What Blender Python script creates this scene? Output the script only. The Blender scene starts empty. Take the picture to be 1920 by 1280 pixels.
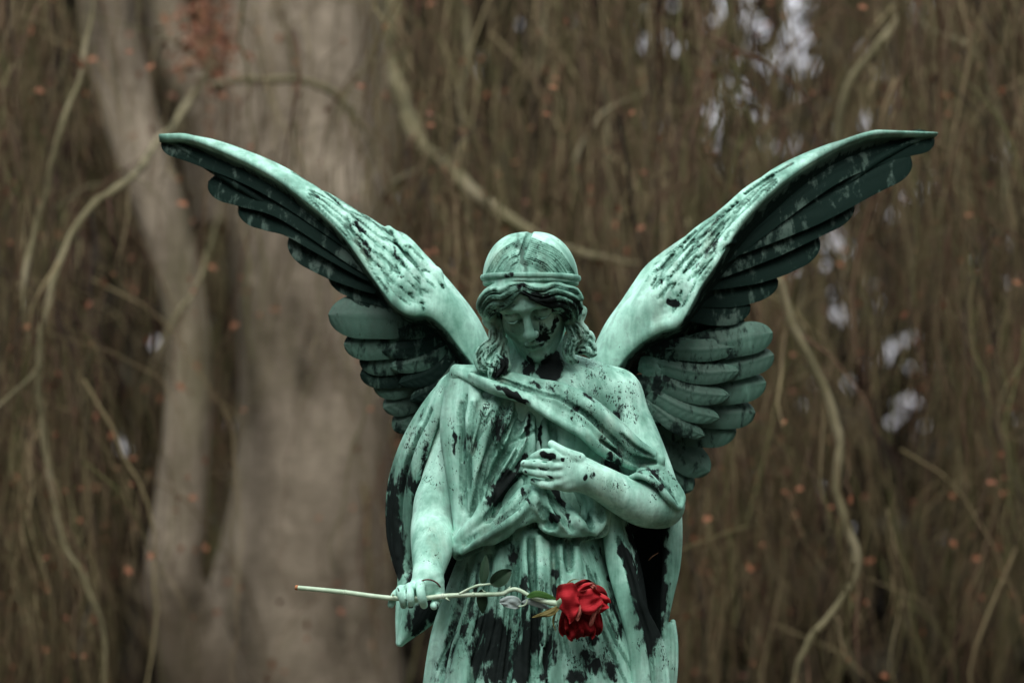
import bpy, math, random
import numpy as np
from mathutils import Vector, Matrix, noise as mnoise

# ------------------------------------------------------------------ camera, light, exposure
R = math.radians
scene = bpy.context.scene
COL = scene.collection
D = 5000.0                      # camera to statue, millimetres
RES = 1.0                       # voxel multiplier (1 = final)

cam_d = bpy.data.cameras.new('camera')
cam = bpy.data.objects.new('camera', cam_d); COL.objects.link(cam)
cam.location = (0, -D/1000, -0.36); cam.rotation_euler = (R(90), 0, 0)
cam_d.sensor_width = 36; cam_d.lens = 36*(D/1000)/1.92
cam_d.shift_y = 360/1920       # the lens is level, raised on its standard to look up the statue
cam_d.clip_end = 500; cam_d.clip_start = 0.1
cam_d.dof.use_dof = True
cam_d.dof.focus_distance = D/1000 - 0.10
cam_d.dof.aperture_fstop = 2.3
scene.camera = cam

SUN_EL, SUN_AZ = R(57), R(-20)  # azimuth measured from the camera side, to the left
world = bpy.data.worlds.new("World"); scene.world = world
world.use_nodes = True
wn = world.node_tree
sky = wn.nodes.new('ShaderNodeTexSky'); sky.sky_type = 'NISHITA'; sky.sun_disc = False
sky.sun_elevation = SUN_EL; sky.sun_rotation = R(180) + SUN_AZ
sky.air_density = 1.0; sky.dust_density = 6.0; sky.ozone_density = 1.0
# thin overcast over the sky: brighter overhead than at the horizon
_tc = wn.nodes.new('ShaderNodeTexCoord'); _sx = wn.nodes.new('ShaderNodeSeparateXYZ'); wn.links.new(_tc.outputs['Generated'], _sx.inputs[0])
_cr = wn.nodes.new('ShaderNodeValToRGB'); wn.links.new(_sx.outputs[2], _cr.inputs[0])
_cr.color_ramp.elements[0].position = 0.0; _cr.color_ramp.elements[0].color = (0.52, 0.515, 0.55, 1)
_cr.color_ramp.elements[1].position = 1.0; _cr.color_ramp.elements[1].color = (1.0, 1.0, 1.0, 1)
_sc = wn.nodes.new('ShaderNodeVectorMath'); _sc.operation = 'SCALE'; _sc.inputs['Scale'].default_value = 11.0; wn.links.new(_cr.outputs[0], _sc.inputs[0])
_mx = wn.nodes.new('ShaderNodeMix'); _mx.data_type = 'RGBA'; _mx.inputs['Factor'].default_value = 0.75
wn.links.new(sky.outputs[0], _mx.inputs['A']); wn.links.new(_sc.outputs[0], _mx.inputs['B'])
wn.links.new(_mx.outputs['Result'], wn.nodes['Background'].inputs[0])
wn.nodes['Background'].inputs[1].default_value = 0.10
sun_d = bpy.data.lights.new('sun', 'SUN'); sun = bpy.data.objects.new('sun', sun_d); COL.objects.link(sun)
sun_d.energy = 1.5; sun_d.angle = R(34); sun_d.color = (1.0, 0.97, 0.92)
_dir = Vector((math.sin(SUN_AZ)*math.cos(SUN_EL), -math.cos(SUN_AZ)*math.cos(SUN_EL), math.sin(SUN_EL)))
sun.rotation_euler = _dir.to_track_quat('Z', 'Y').to_euler()
vs = scene.view_settings
vs.view_transform = 'Standard'; vs.look = 'None'; vs.gamma = 1.0; vs.use_curve_mapping = False
vs.exposure = 0.92
scene.render.engine = 'CYCLES'
scene.cycles.use_denoising = True
scene.cycles.max_bounces = 6

GROUND_Z = -1.95
BASE = Vector((0.04, 0.0, GROUND_Z+0.45))    # foot of the monument

# ------------------------------------------------------------------ helpers
def V(px, py, d=0.0):
    """a point of the statue, d millimetres in front of its middle plane -> millimetres"""
    s = (D - d)/D
    return np.array([(px-960)*s, -d, (1000-py)*s-360])

def link(o, parent=None):
    COL.objects.link(o)
    if parent is not None: o.parent = parent
    return o

def empty(name, loc):
    o = bpy.data.objects.new(name, None); o.location = loc; o.empty_display_size = 0.1
    return link(o)

def tag(o, label=None, cat=None, group=None, kind=None):
    for k, v in (('label', label), ('category', cat), ('group', group), ('kind', kind)):
        if v: o[k] = v
    return o

def world_loc(o):
    p = Vector((0, 0, 0))
    while o is not None:
        p += o.location; o = o.parent
    return p

def mesh_obj(name, verts, faces, mat, parent=None, smooth=True, attrs=None, uvs=None):
    """verts: world metres (n,3); faces: (m,4) or (m,3) int array"""
    verts = np.asarray(verts, np.float32); faces = np.asarray(faces, np.int32)
    if parent is not None:
        verts = verts - np.array(world_loc(parent), np.float32)
    me = bpy.data.meshes.new(name)
    n, m, q = len(verts), len(faces), faces.shape[1]
    me.vertices.add(n); me.vertices.foreach_set('co', verts.ravel())
    me.loops.add(m*q); me.loops.foreach_set('vertex_index', faces.ravel())
    me.polygons.add(m)
    me.polygons.foreach_set('loop_start', np.arange(0, m*q, q, dtype=np.int32))
    me.polygons.foreach_set('use_smooth', np.full(m, smooth))
    for k, a in (attrs or {}).items():
        at = me.attributes.new(k, 'FLOAT', 'POINT'); at.data.foreach_set('value', np.asarray(a, np.float32).ravel())
    me.update(); me.validate()
    me.materials.append(mat)
    o = bpy.data.objects.new(name, me)
    return link(o, parent)

def spl(pts, step=8.0):
    """Catmull-Rom through points (any columns), about one sample per step"""
    P = np.asarray(pts, float)
    if len(P) == 1: return P
    if len(P) == 2: P = np.array([P[0], (P[0]+P[1])/2, P[1]])
    E = np.vstack([2*P[0]-P[1], P, 2*P[-1]-P[-2]])
    out = []
    for i in range(1, len(E)-2):
        a, b, c, d = E[i-1], E[i], E[i+1], E[i+2]
        n = max(2, int(np.linalg.norm((c-b)[:3])/step)+1)
        t = np.linspace(0, 1, n, endpoint=False)[:, None]
        out.append(0.5*((2*b)+(-a+c)*t+(2*a-5*b+4*c-d)*t**2+(-a+3*b-3*c+d)*t**3))
    out.append(P[-1][None])
    return np.vstack(out)

def resample(P, n):
    s = np.r_[0, np.cumsum(np.linalg.norm(np.diff(P[:, :3], axis=0), axis=1))]
    u = np.linspace(0, s[-1], n)
    return np.stack([np.interp(u, s, P[:, j]) for j in range(P.shape[1])], 1)

def P4(pts):
    """[(px,py,d,r)] -> [(x,y,z,r)] millimetres"""
    return np.array([list(V(p[0], p[1], p[2])) + [p[3]] for p in pts])

# ------------------------------------------------------------------ a field to model in (distance field, then a surface net)
class Field:
    soil = 0.0                     # darkens grooves cut while set: deposits, plus painted shade on lids and mouth
    def __init__(s, x0, x1, y0, y1, z0, z1, h):
        s.h = h*RES; s.o = np.array([x0, y0, z0], float)
        s.n = (np.ceil((np.array([x1, y1, z1])-s.o)/s.h)+1).astype(int)
        s.phi = np.full(s.n, 60.0, np.float32)
        s.dirt = np.zeros(s.n, np.float16)  # groove deposits, plus painted shade on lids and mouth
    def box(s, lo, hi):
        a = np.clip(np.floor((np.asarray(lo)-s.o)/s.h).astype(int), 0, s.n-1)
        b = np.clip(np.ceil((np.asarray(hi)-s.o)/s.h).astype(int)+1, 1, s.n)
        return a, b
    def grid(s, a, b):
        return [(s.o[i]+s.h*np.arange(a[i], b[i])).astype(np.float32).reshape([-1 if j == i else 1 for j in range(3)]) for i in range(3)]
    def combine(s, a, b, f, k, op):
        if (b <= a).any(): return
        sl = tuple(slice(a[i], b[i]) for i in range(3))
        p = s.phi[sl]
        if op == 'add':
            if k <= 0: np.minimum(p, f, out=p); return
            hh = np.maximum(k-np.abs(p-f), 0)/k
            s.phi[sl] = np.minimum(p, f)-hh*hh*(k/4)
        elif op == 'sub':
            g = -f
            hh = np.maximum(k-np.abs(p-g), 0)/max(k, 1e-3)
            s.phi[sl] = np.maximum(p, g)+hh*hh*(k/4)
            if s.soil > 0: s.dirt[sl] = np.maximum(s.dirt[sl], (s.soil*np.clip(1-f/3.0, 0, 1)).astype(np.float16))
        elif op == 'and':
            s.phi[sl] = np.maximum(p, f)
    def ell(s, c, r, k=10, rot=None, op='add'):
        c = np.asarray(c, float); r = np.asarray(r, float)
        m = max(r)+k+4*s.h
        a, b = s.box(c-m, c+m)
        if (b <= a).any(): return
        X, Y, Z = s.grid(a, b); X = X-c[0]; Y = Y-c[1]; Z = Z-c[2]
        if rot is not None:         # rot columns = local axes
            L = [rot[0, j]*X+rot[1, j]*Y+rot[2, j]*Z for j in range(3)]
        else: L = [X, Y, Z]
        q = sum((L[j]/r[j])**2 for j in range(3)); g = sum((L[j]/r[j]**2)**2 for j in range(3))
        k0 = np.sqrt(q); k1 = np.sqrt(g)+1e-6
        s.combine(a, b, (k0*(k0-1)/k1).astype(np.float32), k, op)
    def chain(s, Q, a, b, ys=1.0):
        f = np.full(b-a, 1e3, np.float32)
        for i in range(len(Q)-1):
            p, q = Q[i, :3], Q[i+1, :3]; r0, r1 = Q[i, 3], Q[i+1, 3]
            m = max(r0, r1)+s._m
            lo = np.minimum(p, q)-m; hi = np.maximum(p, q)+m
            u, v = s.box(lo, hi); u = np.maximum(u, a); v = np.minimum(v, b)
            if (v <= u).any(): continue
            X, Y, Z = s.grid(u, v)
            X = X-p[0]; Y = (Y-p[1])/ys; Z = Z-p[2]
            d = q-p; d = np.array([d[0], d[1]/ys, d[2]]); L2 = max(d@d, 1e-6)
            t = np.clip((X*d[0]+Y*d[1]+Z*d[2])/L2, 0, 1)
            e = np.sqrt((X-t*d[0])**2+(Y-t*d[1])**2+(Z-t*d[2])**2)-(r0+(r1-r0)*t)
            sl = tuple(slice(u[j]-a[j], v[j]-a[j]) for j in range(3))
            np.minimum(f[sl], e, out=f[sl])
        return f
    def tubes(s, Qs, k=8, op='add', ys=1.0, step=None):
        """union of several chains (hard), blended into the field with k"""
        s._m = k+4*s.h
        A = np.vstack(Qs); m = A[:, 3].max()+s._m
        a, b = s.box(A[:, :3].min(0)-m, A[:, :3].max(0)+m)
        if (b <= a).any(): return
        f = None
        for Q in Qs:
            g = s.chain(Q, a, b, ys)
            f = g if f is None else np.minimum(f, g)
        s.combine(a, b, f, k, op)
    def tube(s, pts, k=8, op='add', ys=1.0, step=9):
        s.tubes([spl(P4(pts), step)], k, op, ys)
    def ribbon(s, A, B, n=8, k=6, bulge=0.0, rad=None, op='add'):
        """a sheet between two splines of (px,py,d,r)"""
        a = spl(P4(A), 6); b = spl(P4(B), 6); N = max(12, int(max(len(a), len(b))*0.8))
        a = resample(a, N); b = resample(b, N)
        Qs = []
        for i in range(n+1):
            t = i/n; q = a*(1-t)+b*t
            q[:, 1] -= bulge*math.sin(math.pi*t)
            Qs.append(q)
        s.tubes(Qs, k, op)
    def sample(s, p):
        g = (p-s.o)/s.h; i = np.clip(np.floor(g).astype(int), 0, s.n-2); f = g-i
        f = np.clip(f, 0, 1); i = tuple(i); v = 0
        for dx in (0, 1):
            for dy in (0, 1):
                for dz in (0, 1):
                    w = (f[0] if dx else 1-f[0])*(f[1] if dy else 1-f[1])*(f[2] if dz else 1-f[2])
                    v += w*s.phi[i[0]+dx, i[1]+dy, i[2]+dz]
        return v
    def surf(s, px, py, d0=320, d1=-320, default=0.0):
        d = d0; st = s.h
        while d > d1:
            v = s.sample(V(px, py, d))
            if v < 0: return d+max(v, -st)
            d -= max(st, min(v, 25)*0.6)
        return default
    def stroke(s, pts, r, off, k=6, op='add', taper=True, step=8, default=None, soil=0.7):
        """draw on the surface: pts [(px,py)] ; off = how far the ridge stands out (or the groove cuts in)"""
        P = spl([(p[0], p[1], 0.0) for p in pts], 14)
        ds = [s.surf(p[0], p[1], default=np.nan) for p in P]
        ds = np.array(ds); ok = ~np.isnan(ds)
        if not ok.any(): return
        ds = np.interp(np.arange(len(ds)), np.where(ok)[0], ds[ok])
        if len(ds) > 3:                      # even the depth out along the stroke
            e = np.r_[ds[0], ds, ds[-1]]; ds = (e[:-2]+2*e[1:-1]+e[2:])/4
        n = len(P); out = []
        for i, p in enumerate(P):
            t = i/max(n-1, 1); w = 1.0
            if taper: w = max(0.0, math.sin(math.pi*min(max(0.06+0.88*t, 0), 1)))**0.5
            rr = r*(0.45+0.55*w); of = off*w
            dd = ds[i]+of-rr if op == 'add' else ds[i]+rr-of
            out.append((p[0], p[1], dd, rr))
        s.soil = soil if op == 'sub' else 0.0
        s.tubes([P4(out)], k, op)
        s.soil = 0.0
    def disp(s, fn, lo, hi):
        a, b = s.box(lo, hi); X, Y, Z = s.grid(a, b)
        sl = tuple(slice(a[i], b[i]) for i in range(3))
        s.phi[sl] += fn(X, Y, Z).astype(np.float32)
    def close(s):
        for ax in range(3):
            i = [slice(None)]*3
            for e in (0, -1):
                i[ax] = e; v = s.phi[tuple(i)]; np.maximum(v, 0.5, out=v)
    def mesh(s):
        """surface nets"""
        s.close()
        phi = s.phi; neg = phi < 0
        nx, ny, nz = phi.shape
        c = np.zeros((nx-1, ny-1, nz-1), np.uint8)
        offs = [(i, j, k) for i in (0, 1) for j in (0, 1) for k in (0, 1)]
        for (i, j, k) in offs: c += neg[i:nx-1+i, j:ny-1+j, k:nz-1+k]
        act = (c > 0) & (c < 8)
        I, J, K = np.nonzero(act)
        vid = np.full(c.shape, -1, np.int32); vid[I, J, K] = np.arange(len(I))
        acc = np.zeros((len(I), 3)); cnt = np.zeros(len(I))
        for ax in range(3):
            for u in (0, 1):
                for v in (0, 1):
                    o = [0, 0, 0]; o[(ax+1) % 3] = u; o[(ax+2) % 3] = v
                    p = phi[I+o[0], J+o[1], K+o[2]]
                    o2 = list(o); o2[ax] = 1
                    q = phi[I+o2[0], J+o2[1], K+o2[2]]
                    m = (p < 0) != (q < 0)
                    t = np.where(m, p/np.where(m, p-q, 1), 0)
                    for x in range(3):
                        acc[:, x] += np.where(m, o[x]+(t if x == ax else 0), 0)
                    cnt += m
        co = np.stack([I, J, K], 1)+acc/cnt[:, None]
        verts = (s.o+co*s.h)/1000.0
        ii = np.round(co).astype(int); s.vdirt = s.dirt[ii[:, 0], ii[:, 1], ii[:, 2]].astype(float)  # vdirt: deposits and painted groove shade per vertex
        F = []
        for ax in range(3):
            n1, n2 = (ax+1) % 3, (ax+2) % 3
            sl0 = [slice(None)]*3; sl1 = [slice(None)]*3
            sl0[ax] = slice(0, -1); sl1[ax] = slice(1, None)
            ch = neg[tuple(sl0)] != neg[tuple(sl1)]
            idx = np.array(np.nonzero(ch)).T
            idx = idx[(idx[:, n1] > 0) & (idx[:, n2] > 0) & (idx[:, n1] < phi.shape[n1]-1) & (idx[:, n2] < phi.shape[n2]-1)]
            e1 = np.zeros(3, int); e1[n1] = 1; e2 = np.zeros(3, int); e2[n2] = 1
            g = lambda a: vid[a[:, 0], a[:, 1], a[:, 2]]
            q = np.stack([g(idx-e1-e2), g(idx-e2), g(idx), g(idx-e1)], 1)
            flip = ~neg[idx[:, 0], idx[:, 1], idx[:, 2]]
            q[flip] = q[flip][:, ::-1]
            F.append(q)
        return verts, np.vstack(F)

# ------------------------------------------------------------------ materials
def new_mat(name):
    m = bpy.data.materials.new(name); m.use_nodes = True
    nt = m.node_tree; b = nt.nodes['Principled BSDF']
    return m, nt, b
def nd(nt, t, **kw):
    n = nt.nodes.new(t)
    for k, v in kw.items():
        if k.startswith('i_'):
            n.inputs[k[2:].replace('_', ' ')].default_value = v
        else: setattr(n, k, v)
    return n
def ramp(nt, src, stops, interp='LINEAR'):
    n = nt.nodes.new('ShaderNodeValToRGB'); e = n.color_ramp.elements; n.color_ramp.interpolation = interp
    while len(e) < len(stops): e.new(0.5)
    for el, (p, c) in zip(e, stops):
        el.position = p; el.color = c if len(c) == 4 else (*c, 1)
    nt.links.new(src, n.inputs[0]); return n
def noise_n(nt, vec, scale, detail=4, rough=0.55, dist=0.0):
    n = nd(nt, 'ShaderNodeTexNoise'); n.inputs['Scale'].default_value = scale
    n.inputs['Detail'].default_value = detail; n.inputs['Roughness'].default_value = rough; n.inputs['Distortion'].default_value = dist
    nt.links.new(vec, n.inputs['Vector']); return n.outputs['Fac']
def mapping(nt, vec, scale=(1, 1, 1), rot=(0, 0, 0)):
    n = nd(nt, 'ShaderNodeMapping'); n.inputs['Scale'].default_value = scale; n.inputs['Rotation'].default_value = rot
    nt.links.new(vec, n.inputs['Vector']); return n.outputs[0]
def mth(nt, op, a, b=None, clamp=False):
    n = nd(nt, 'ShaderNodeMath', operation=op); n.use_clamp = clamp
    for i, x in enumerate((a, b)):
        if x is None: continue
        if isinstance(x, (int, float)): n.inputs[i].default_value = x
        else: nt.links.new(x, n.inputs[i])
    return n.outputs[0]
def mixc(nt, fac, a, b):
    n = nd(nt, 'ShaderNodeMix', data_type='RGBA')
    for s_, x in ((n.inputs['Factor'], fac), (n.inputs['A'], a), (n.inputs['B'], b)):
        if isinstance(x, (int, float)): s_.default_value = x
        elif isinstance(x, tuple): s_.default_value = (*x, 1)
        else: nt.links.new(x, s_)
    return n.outputs['Result']
def attr(nt, name):
    n = nd(nt, 'ShaderNodeAttribute', attribute_name=name); return n.outputs['Fac']

def patina_material(name, pale, mid, deep, dark_bias):
    """verdigris bronze: pale and deep green mottling, vertical run marks, black crust where 'stain' says, flecks where 'fleck' says"""
    m, nt, b = new_mat(name)
    tc = nd(nt, 'ShaderNodeTexCoord').outputs['Object']
    v_run = mapping(nt, tc, (1, 1, 0.16))
    n1 = noise_n(nt, tc, 7, 5, 0.6)
    n2 = noise_n(nt, v_run, 30, 5, 0.6, 0.4)
    n3 = noise_n(nt, tc, 60, 4, 0.6)
    mixv = mth(nt, 'ADD', mth(nt, 'MULTIPLY', n1, 0.45), mth(nt, 'ADD', mth(nt, 'MULTIPLY', n2, 0.4), mth(nt, 'MULTIPLY', n3, 0.15)))
    grime_shade = mth(nt, 'MULTIPLY', attr(nt, 'dirt'), ramp(nt, noise_n(nt, tc, 26, 4, 0.6), [(0.36, (0.5, 0.5, 0.5)), (0.58, (1, 1, 1))]).outputs[0])
    tone = mth(nt, 'SUBTRACT', mth(nt, 'SUBTRACT', mixv, attr(nt, 'tone')), mth(nt, 'MULTIPLY', grime_shade, 0.26))
    base = ramp(nt, tone, [(0.10, tuple(c*0.28 for c in deep)), (0.30, deep), (0.43, mid), (0.56, pale), (0.70, tuple(min(1, c*1.12) for c in pale))]).outputs[0]  # darkest stop carries the shade painted on the wing undersides
    # brownish worn film here and there
    nb = noise_n(nt, mapping(nt, tc, (1, 1, 0.4)), 16, 4, 0.6)
    base = mixc(nt, mth(nt, 'MULTIPLY', ramp(nt, nb, [(0.56, (0, 0, 0)), (0.75, (1, 1, 1))]).outputs[0], mth(nt, 'SUBTRACT', 0.38, mth(nt, 'MULTIPLY', attr(nt, 'tone'), 1.6), True)), base, (0.27, 0.30, 0.225))
    # thin soot film, soft
    so = mth(nt, 'ADD', mth(nt, 'ADD', mth(nt, 'MULTIPLY', noise_n(nt, v_run, 14, 5, 0.65, 0.5), 0.6), mth(nt, 'MULTIPLY', n3, 0.4)), mth(nt, 'MULTIPLY', attr(nt, 'tone'), 0.9))
    base = mixc(nt, mth(nt, 'MULTIPLY', ramp(nt, so, [(0.50, (0, 0, 0)), (0.68, (1, 1, 1))]).outputs[0], 0.62), base, (0.034, 0.074, 0.057))
    # black crust: ragged edge of the stain field
    r1 = noise_n(nt, mapping(nt, tc, (1, 1, 0.45)), 45, 6, 0.68, 0.3)
    r2 = noise_n(nt, v_run, 70, 4, 0.6)
    rag = mth(nt, 'ADD', mth(nt, 'MULTIPLY', mth(nt, 'SUBTRACT', r1, 0.5), 2.1), mth(nt, 'MULTIPLY', mth(nt, 'SUBTRACT', r2, 0.5), 0.9))
    st = mth(nt, 'ADD', mth(nt, 'ADD', attr(nt, 'stain'), mth(nt, 'MULTIPLY', grime_shade, 0.25)), rag)  # stain also carries the shade painted in the cloak hollow and arm gaps
    crust = ramp(nt, st, [(0.34, (0, 0, 0)), (0.47, (0.5, 0.5, 0.5)), (0.60, (1, 1, 1))]).outputs[0]
    # flecks
    f1 = noise_n(nt, mapping(nt, tc, (1, 1, 0.5)), 320, 3, 0.6)
    f2 = noise_n(nt, tc, 42, 3, 0.6)
    fl = mth(nt, 'ADD', mth(nt, 'ADD', mth(nt, 'MULTIPLY', mth(nt, 'SUBTRACT', f1, 0.5), 1.6), mth(nt, 'MULTIPLY', mth(nt, 'SUBTRACT', f2, 0.5), 1.1)), mth(nt, 'SUBTRACT', mth(nt, 'MULTIPLY', attr(nt, 'fleck'), 0.85), 0.04))
    flk = ramp(nt, fl, [(0.45, (0, 0, 0)), (0.54, (0.9, 0.9, 0.9))]).outputs[0]
    blk = mth(nt, 'MAXIMUM', crust, flk)
    bcol = mixc(nt, n3, (0.004, 0.006, 0.006), (0.014, 0.019, 0.019))
    bcol = mixc(nt, mth(nt, 'MULTIPLY', attr(nt, 'tone'), 2.2, True), bcol, (0.005, 0.015, 0.012))
    col = mixc(nt, blk, base, bcol)
    nt.links.new(col, b.inputs['Base Color'])
    rr = nd(nt, 'ShaderNodeMapRange'); nt.links.new(blk, rr.inputs[0])
    rr.inputs['To Min'].default_value = 0.62; rr.inputs['To Max'].default_value = 0.7
    nt.links.new(rr.outputs[0], b.inputs['Roughness'])
    sp = nd(nt, 'ShaderNodeMapRange'); nt.links.new(blk, sp.inputs[0])
    sp.inputs['To Min'].default_value = 0.32; sp.inputs['To Max'].default_value = 0.05
    nt.links.new(sp.outputs[0], b.inputs['Specular IOR Level'])
    bp = nd(nt, 'ShaderNodeBump'); bp.inputs['Strength'].default_value = 0.35; bp.inputs['Distance'].default_value = 0.004
    hgt = mth(nt, 'ADD', mth(nt, 'MULTIPLY', noise_n(nt, tc, 160, 4, 0.6), 0.35), mth(nt, 'SUBTRACT', mth(nt, 'MULTIPLY', n2, 0.25), mth(nt, 'MULTIPLY', blk, 0.12)))
    nt.links.new(hgt, bp.inputs['Height']); nt.links.new(bp.outputs[0], b.inputs['Normal'])
    return m

PALE, MID, DEEP = (0.44, 0.77, 0.665), (0.182, 0.405, 0.325), (0.040, 0.128, 0.094)
M_PAT = patina_material('verdigris_bronze', PALE, MID, DEEP, 0.0)
M_DARK = patina_material('dark_bronze', (0.11, 0.24, 0.19), (0.045, 0.11, 0.085), (0.012, 0.03, 0.024), 0.35)

def to_px(verts):
    """where the statue's points stand on its own middle plane, in plan units (for placing its stains)"""
    d = -verts[:, 1]*1000; s = (D-d)/D
    return verts[:, 0]*1000/s+960, 1000-(verts[:, 2]*1000+360)/s
def blots(verts, L, base=0.0):
    X0, Y0 = to_px(verts); out = np.full(len(X0), base, float)
    X = X0+1.5*np.sin(Y0/5.1+X0/9.7)+0.9*np.sin(Y0/2.3-X0/3.7+1.0)+0.8*np.sin(X0/2.9+Y0/7.3)
    Y = Y0+1.8*np.sin(X0/4.3+Y0/13.0+2.0)+1.0*np.sin(X0/2.1-Y0/6.1)
    for (px, py, rx, ry, ang, amt) in L:
        c, s_ = math.cos(R(ang)), math.sin(R(ang))
        u = ((X-px)*c+(Y-py)*s_)/rx; w = (-(X-px)*s_+(Y-py)*c)/ry
        out = np.maximum(out, amt*np.exp(-(u*u+w*w)**2*0.7))
    return out

# ================================================================== THE ANGEL STATUE
angel = empty('angel_statue', BASE)
tag(angel, 'green patinated bronze angel with raised wings and bowed head, one hand on its breast', 'statue')

def Z(sc, ox, oy, pts):         # plan units read off an enlarged study drawing
    return [(ox+p[0]/sc, oy+p[1]/sc) + tuple(p[2:]) for p in pts]
def zt(pts): return Z(3.048, 700, 660, pts)      # torso study
def zs(pts): return Z(2.4, 540, 1000, pts)       # skirt study
def zl(pts): return Z(2.064, 280, 220, pts)      # one wing
def zr(pts): return Z(1.777, 1080, 220, pts)     # the other
def zh(pts): return Z(5.647, 960, 810, pts)      # hand on the breast
def zg(pts): return Z(6.857, 720, 1060, pts)     # hand with the rose
def zf(pts): return Z(4.0, 860, 420, pts)        # head

# ---- head frame
HS = 0.93
HO = V(991, 541, 84)
def rotm(ax, a):
    return np.array(Matrix.Rotation(a, 3, ax))
HR = rotm('Y', R(-8)) @ rotm('Z', R(-11)) @ rotm('X', R(40))
# local (x right, f forward, z up)
HB = np.stack([HR @ np.array([1, 0, 0]), HR @ np.array([0, -1, 0]), HR @ np.array([0, 0, 1])], 1)
def H(x, f, z): return HO + HB @ (np.array([x, f, z])*HS)
def HQ(pts, step=5): return spl(np.array([list(H(*p[:3]))+[p[3]*HS] for p in pts]), step)

def build_body():
    F = Field(-250, 336, -225, 130, -525, 185, 1.75)
    # neck and shoulders
    F.tube([(1010, 760, 5, 85), (1008, 715, 0, 57), (1006, 690, -2, 45), (1001, 645, 10, 42), (998, 600, 30, 44)], 20)
    F.tube([(870, 745, -5, 48), (940, 735, 0, 62), (1010, 745, 10, 72), (1085, 733, 0, 62), (1150, 742, -5, 52)], 30)
    F.tube([(1010, 745, 0, 100), (1005, 850, 0, 118), (1000, 980, 0, 120)], 25, ys=0.75)
    F.tube([(1095, 725, 20, 40), (1060, 745, 50, 40), (1020, 760, 60, 30)], 25)
    # clavicles
    F.tube([(1030, 728, 78, 7), (1070, 715, 66, 8), (1115, 700, 40, 8)], 14)
    # neck muscles
    F.tube([(1048, 640, 14, 13), (1042, 680, 28, 12), (1026, 722, 58, 8)], 14)
    F.tube([(960, 640, 14, 13), (972, 685, 28, 12), (1004, 722, 58, 8)], 14)
    F.ell(V(1018, 720, 72), (10, 9, 9), 12, op='sub')
    # arm across the breast
    F.tube([(1150, 750, -5, 52), (1182, 810, 8, 49), (1214, 880, 30, 45), (1238, 944, 62, 42)], 22)
    F.tube([(1240, 946, 62, 42), (1208, 944, 84, 43), (1162, 925, 110, 36), (1128, 906, 128, 32), (1098, 892, 140, 30)], 12)
    F.tubes([spl(P4([(1102, 894, 140, 29), (1080, 886, 143, 33), (1060, 884, 146, 31), (1045, 884, 147, 26)]), 6)], 8, ys=0.55)
    F.tube([(1062, 860, 150, 13), (1045, 862, 150, 11)], 8); F.tube([(1066, 908, 144, 14), (1046, 908, 144, 10)], 8)
    fing = [[(1050, 861, 150, 11), (1035, 852, 156, 10.5), (1018, 850, 156, 9.5), (1001, 857, 148, 8)],
            [(1050, 876, 151, 10), (1032, 873, 156, 9.8), (1010, 870, 156, 9), (983, 869, 148, 7.6)],
            [(1050, 893, 149, 9.6), (1032, 890, 154, 9.2), (1010, 887, 154, 8.4), (986, 882, 146, 7)],
            [(1050, 908, 146, 9.5), (1033, 909, 150, 8.8), (1016, 907, 149, 8), (1000, 902, 142, 7)],
            [(1085, 862, 146, 15), (1062, 850, 152, 11), (1046, 841, 152, 9.6), (1034, 832, 148, 7.5)]]
    for q in fing: F.tubes([spl(P4([(a, b_, c, r*0.95) for a, b_, c, r in q]), 4)], 1.5)
    for a, b in (((1001, 865, 165), (1040, 867, 165)), ((990, 876, 165), (1042, 883, 165)), ((1000, 894, 160), (1042, 900, 160))):
        F.tubes([spl(P4([(*a, 1.6), (*b, 1.2)]), 4)], 1.5, 'sub', ys=6)
    # knuckles, nails, wrist crease
    for (x, y, d) in ((1046, 858, 160), (1048, 874, 161), (1048, 891, 159), (1048, 907, 154)): F.ell(V(x, y, d), (6, 6, 5), 7)
    for q in fing[:4]:
        x, y, d, r = q[-1]; F.ell(V(x+1, y-1.0, d+r*0.75), (5.5, 2.2, 3.8), 1.5)
        for j in (1, 2):
            x, y, d, r = q[j]; F.ell(V(x, y, d+r*0.55), (5, 5, r*0.85), 5)
    for k in range(4):                                        # tendons
        x0, y0 = 1044, 859+k*15
        F.tubes([spl(P4([(x0, y0, 156, 4), (1072, 872+k*8, 157, 2.5)]), 5)], 8)
    # lowered arm
    F.tube([(862, 748, -5, 48), (855, 800, -2, 45), (836, 880, 8, 41), (822, 945, 30, 41)], 22)
    F.tube([(820, 940, 25, 40), (813, 985, 50, 42), (811, 1020, 85, 40), (806, 1055, 120, 32), (802, 1080, 148, 26)], 16)
    F.tubes([spl(P4([(802, 1078, 146, 25), (800, 1092, 156, 26), (790, 1104, 158, 24), (778, 1112, 158, 18)]), 5)], 10, ys=0.7)
    F.tube([(812, 1086, 156, 20), (820, 1098, 160, 13), (824, 1110, 160, 10)], 8)
    g = [[(766, 1104, 160, 10), (752, 1106, 172, 9), (752, 1112, 188, 8.4), (756, 1124, 190, 8), (757, 1134, 180, 7)],
         [(776, 1100, 162, 11), (768, 1102, 178, 9.6), (768, 1112, 194, 8.8), (769, 1124, 195, 8.4), (770, 1133, 184, 7.2)],
         [(790, 1096, 162, 12), (788, 1098, 180, 9.8), (789, 1110, 196, 9), (792, 1124, 196, 8.6), (795, 1134, 184, 7.2)],
         [(762, 1106, 158, 9), (746, 1110, 162, 8), (738, 1120, 168, 7.4), (733, 1133, 168, 6.6)],
         [(822, 1106, 158, 11), (823, 1118, 164, 9.5), (818, 1128, 172, 9), (814, 1135, 178, 8)]]
    for q in g: F.tubes([spl(P4([(a, b_, c, r*0.96) for a, b_, c, r in q]), 3)], 1.5)
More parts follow.
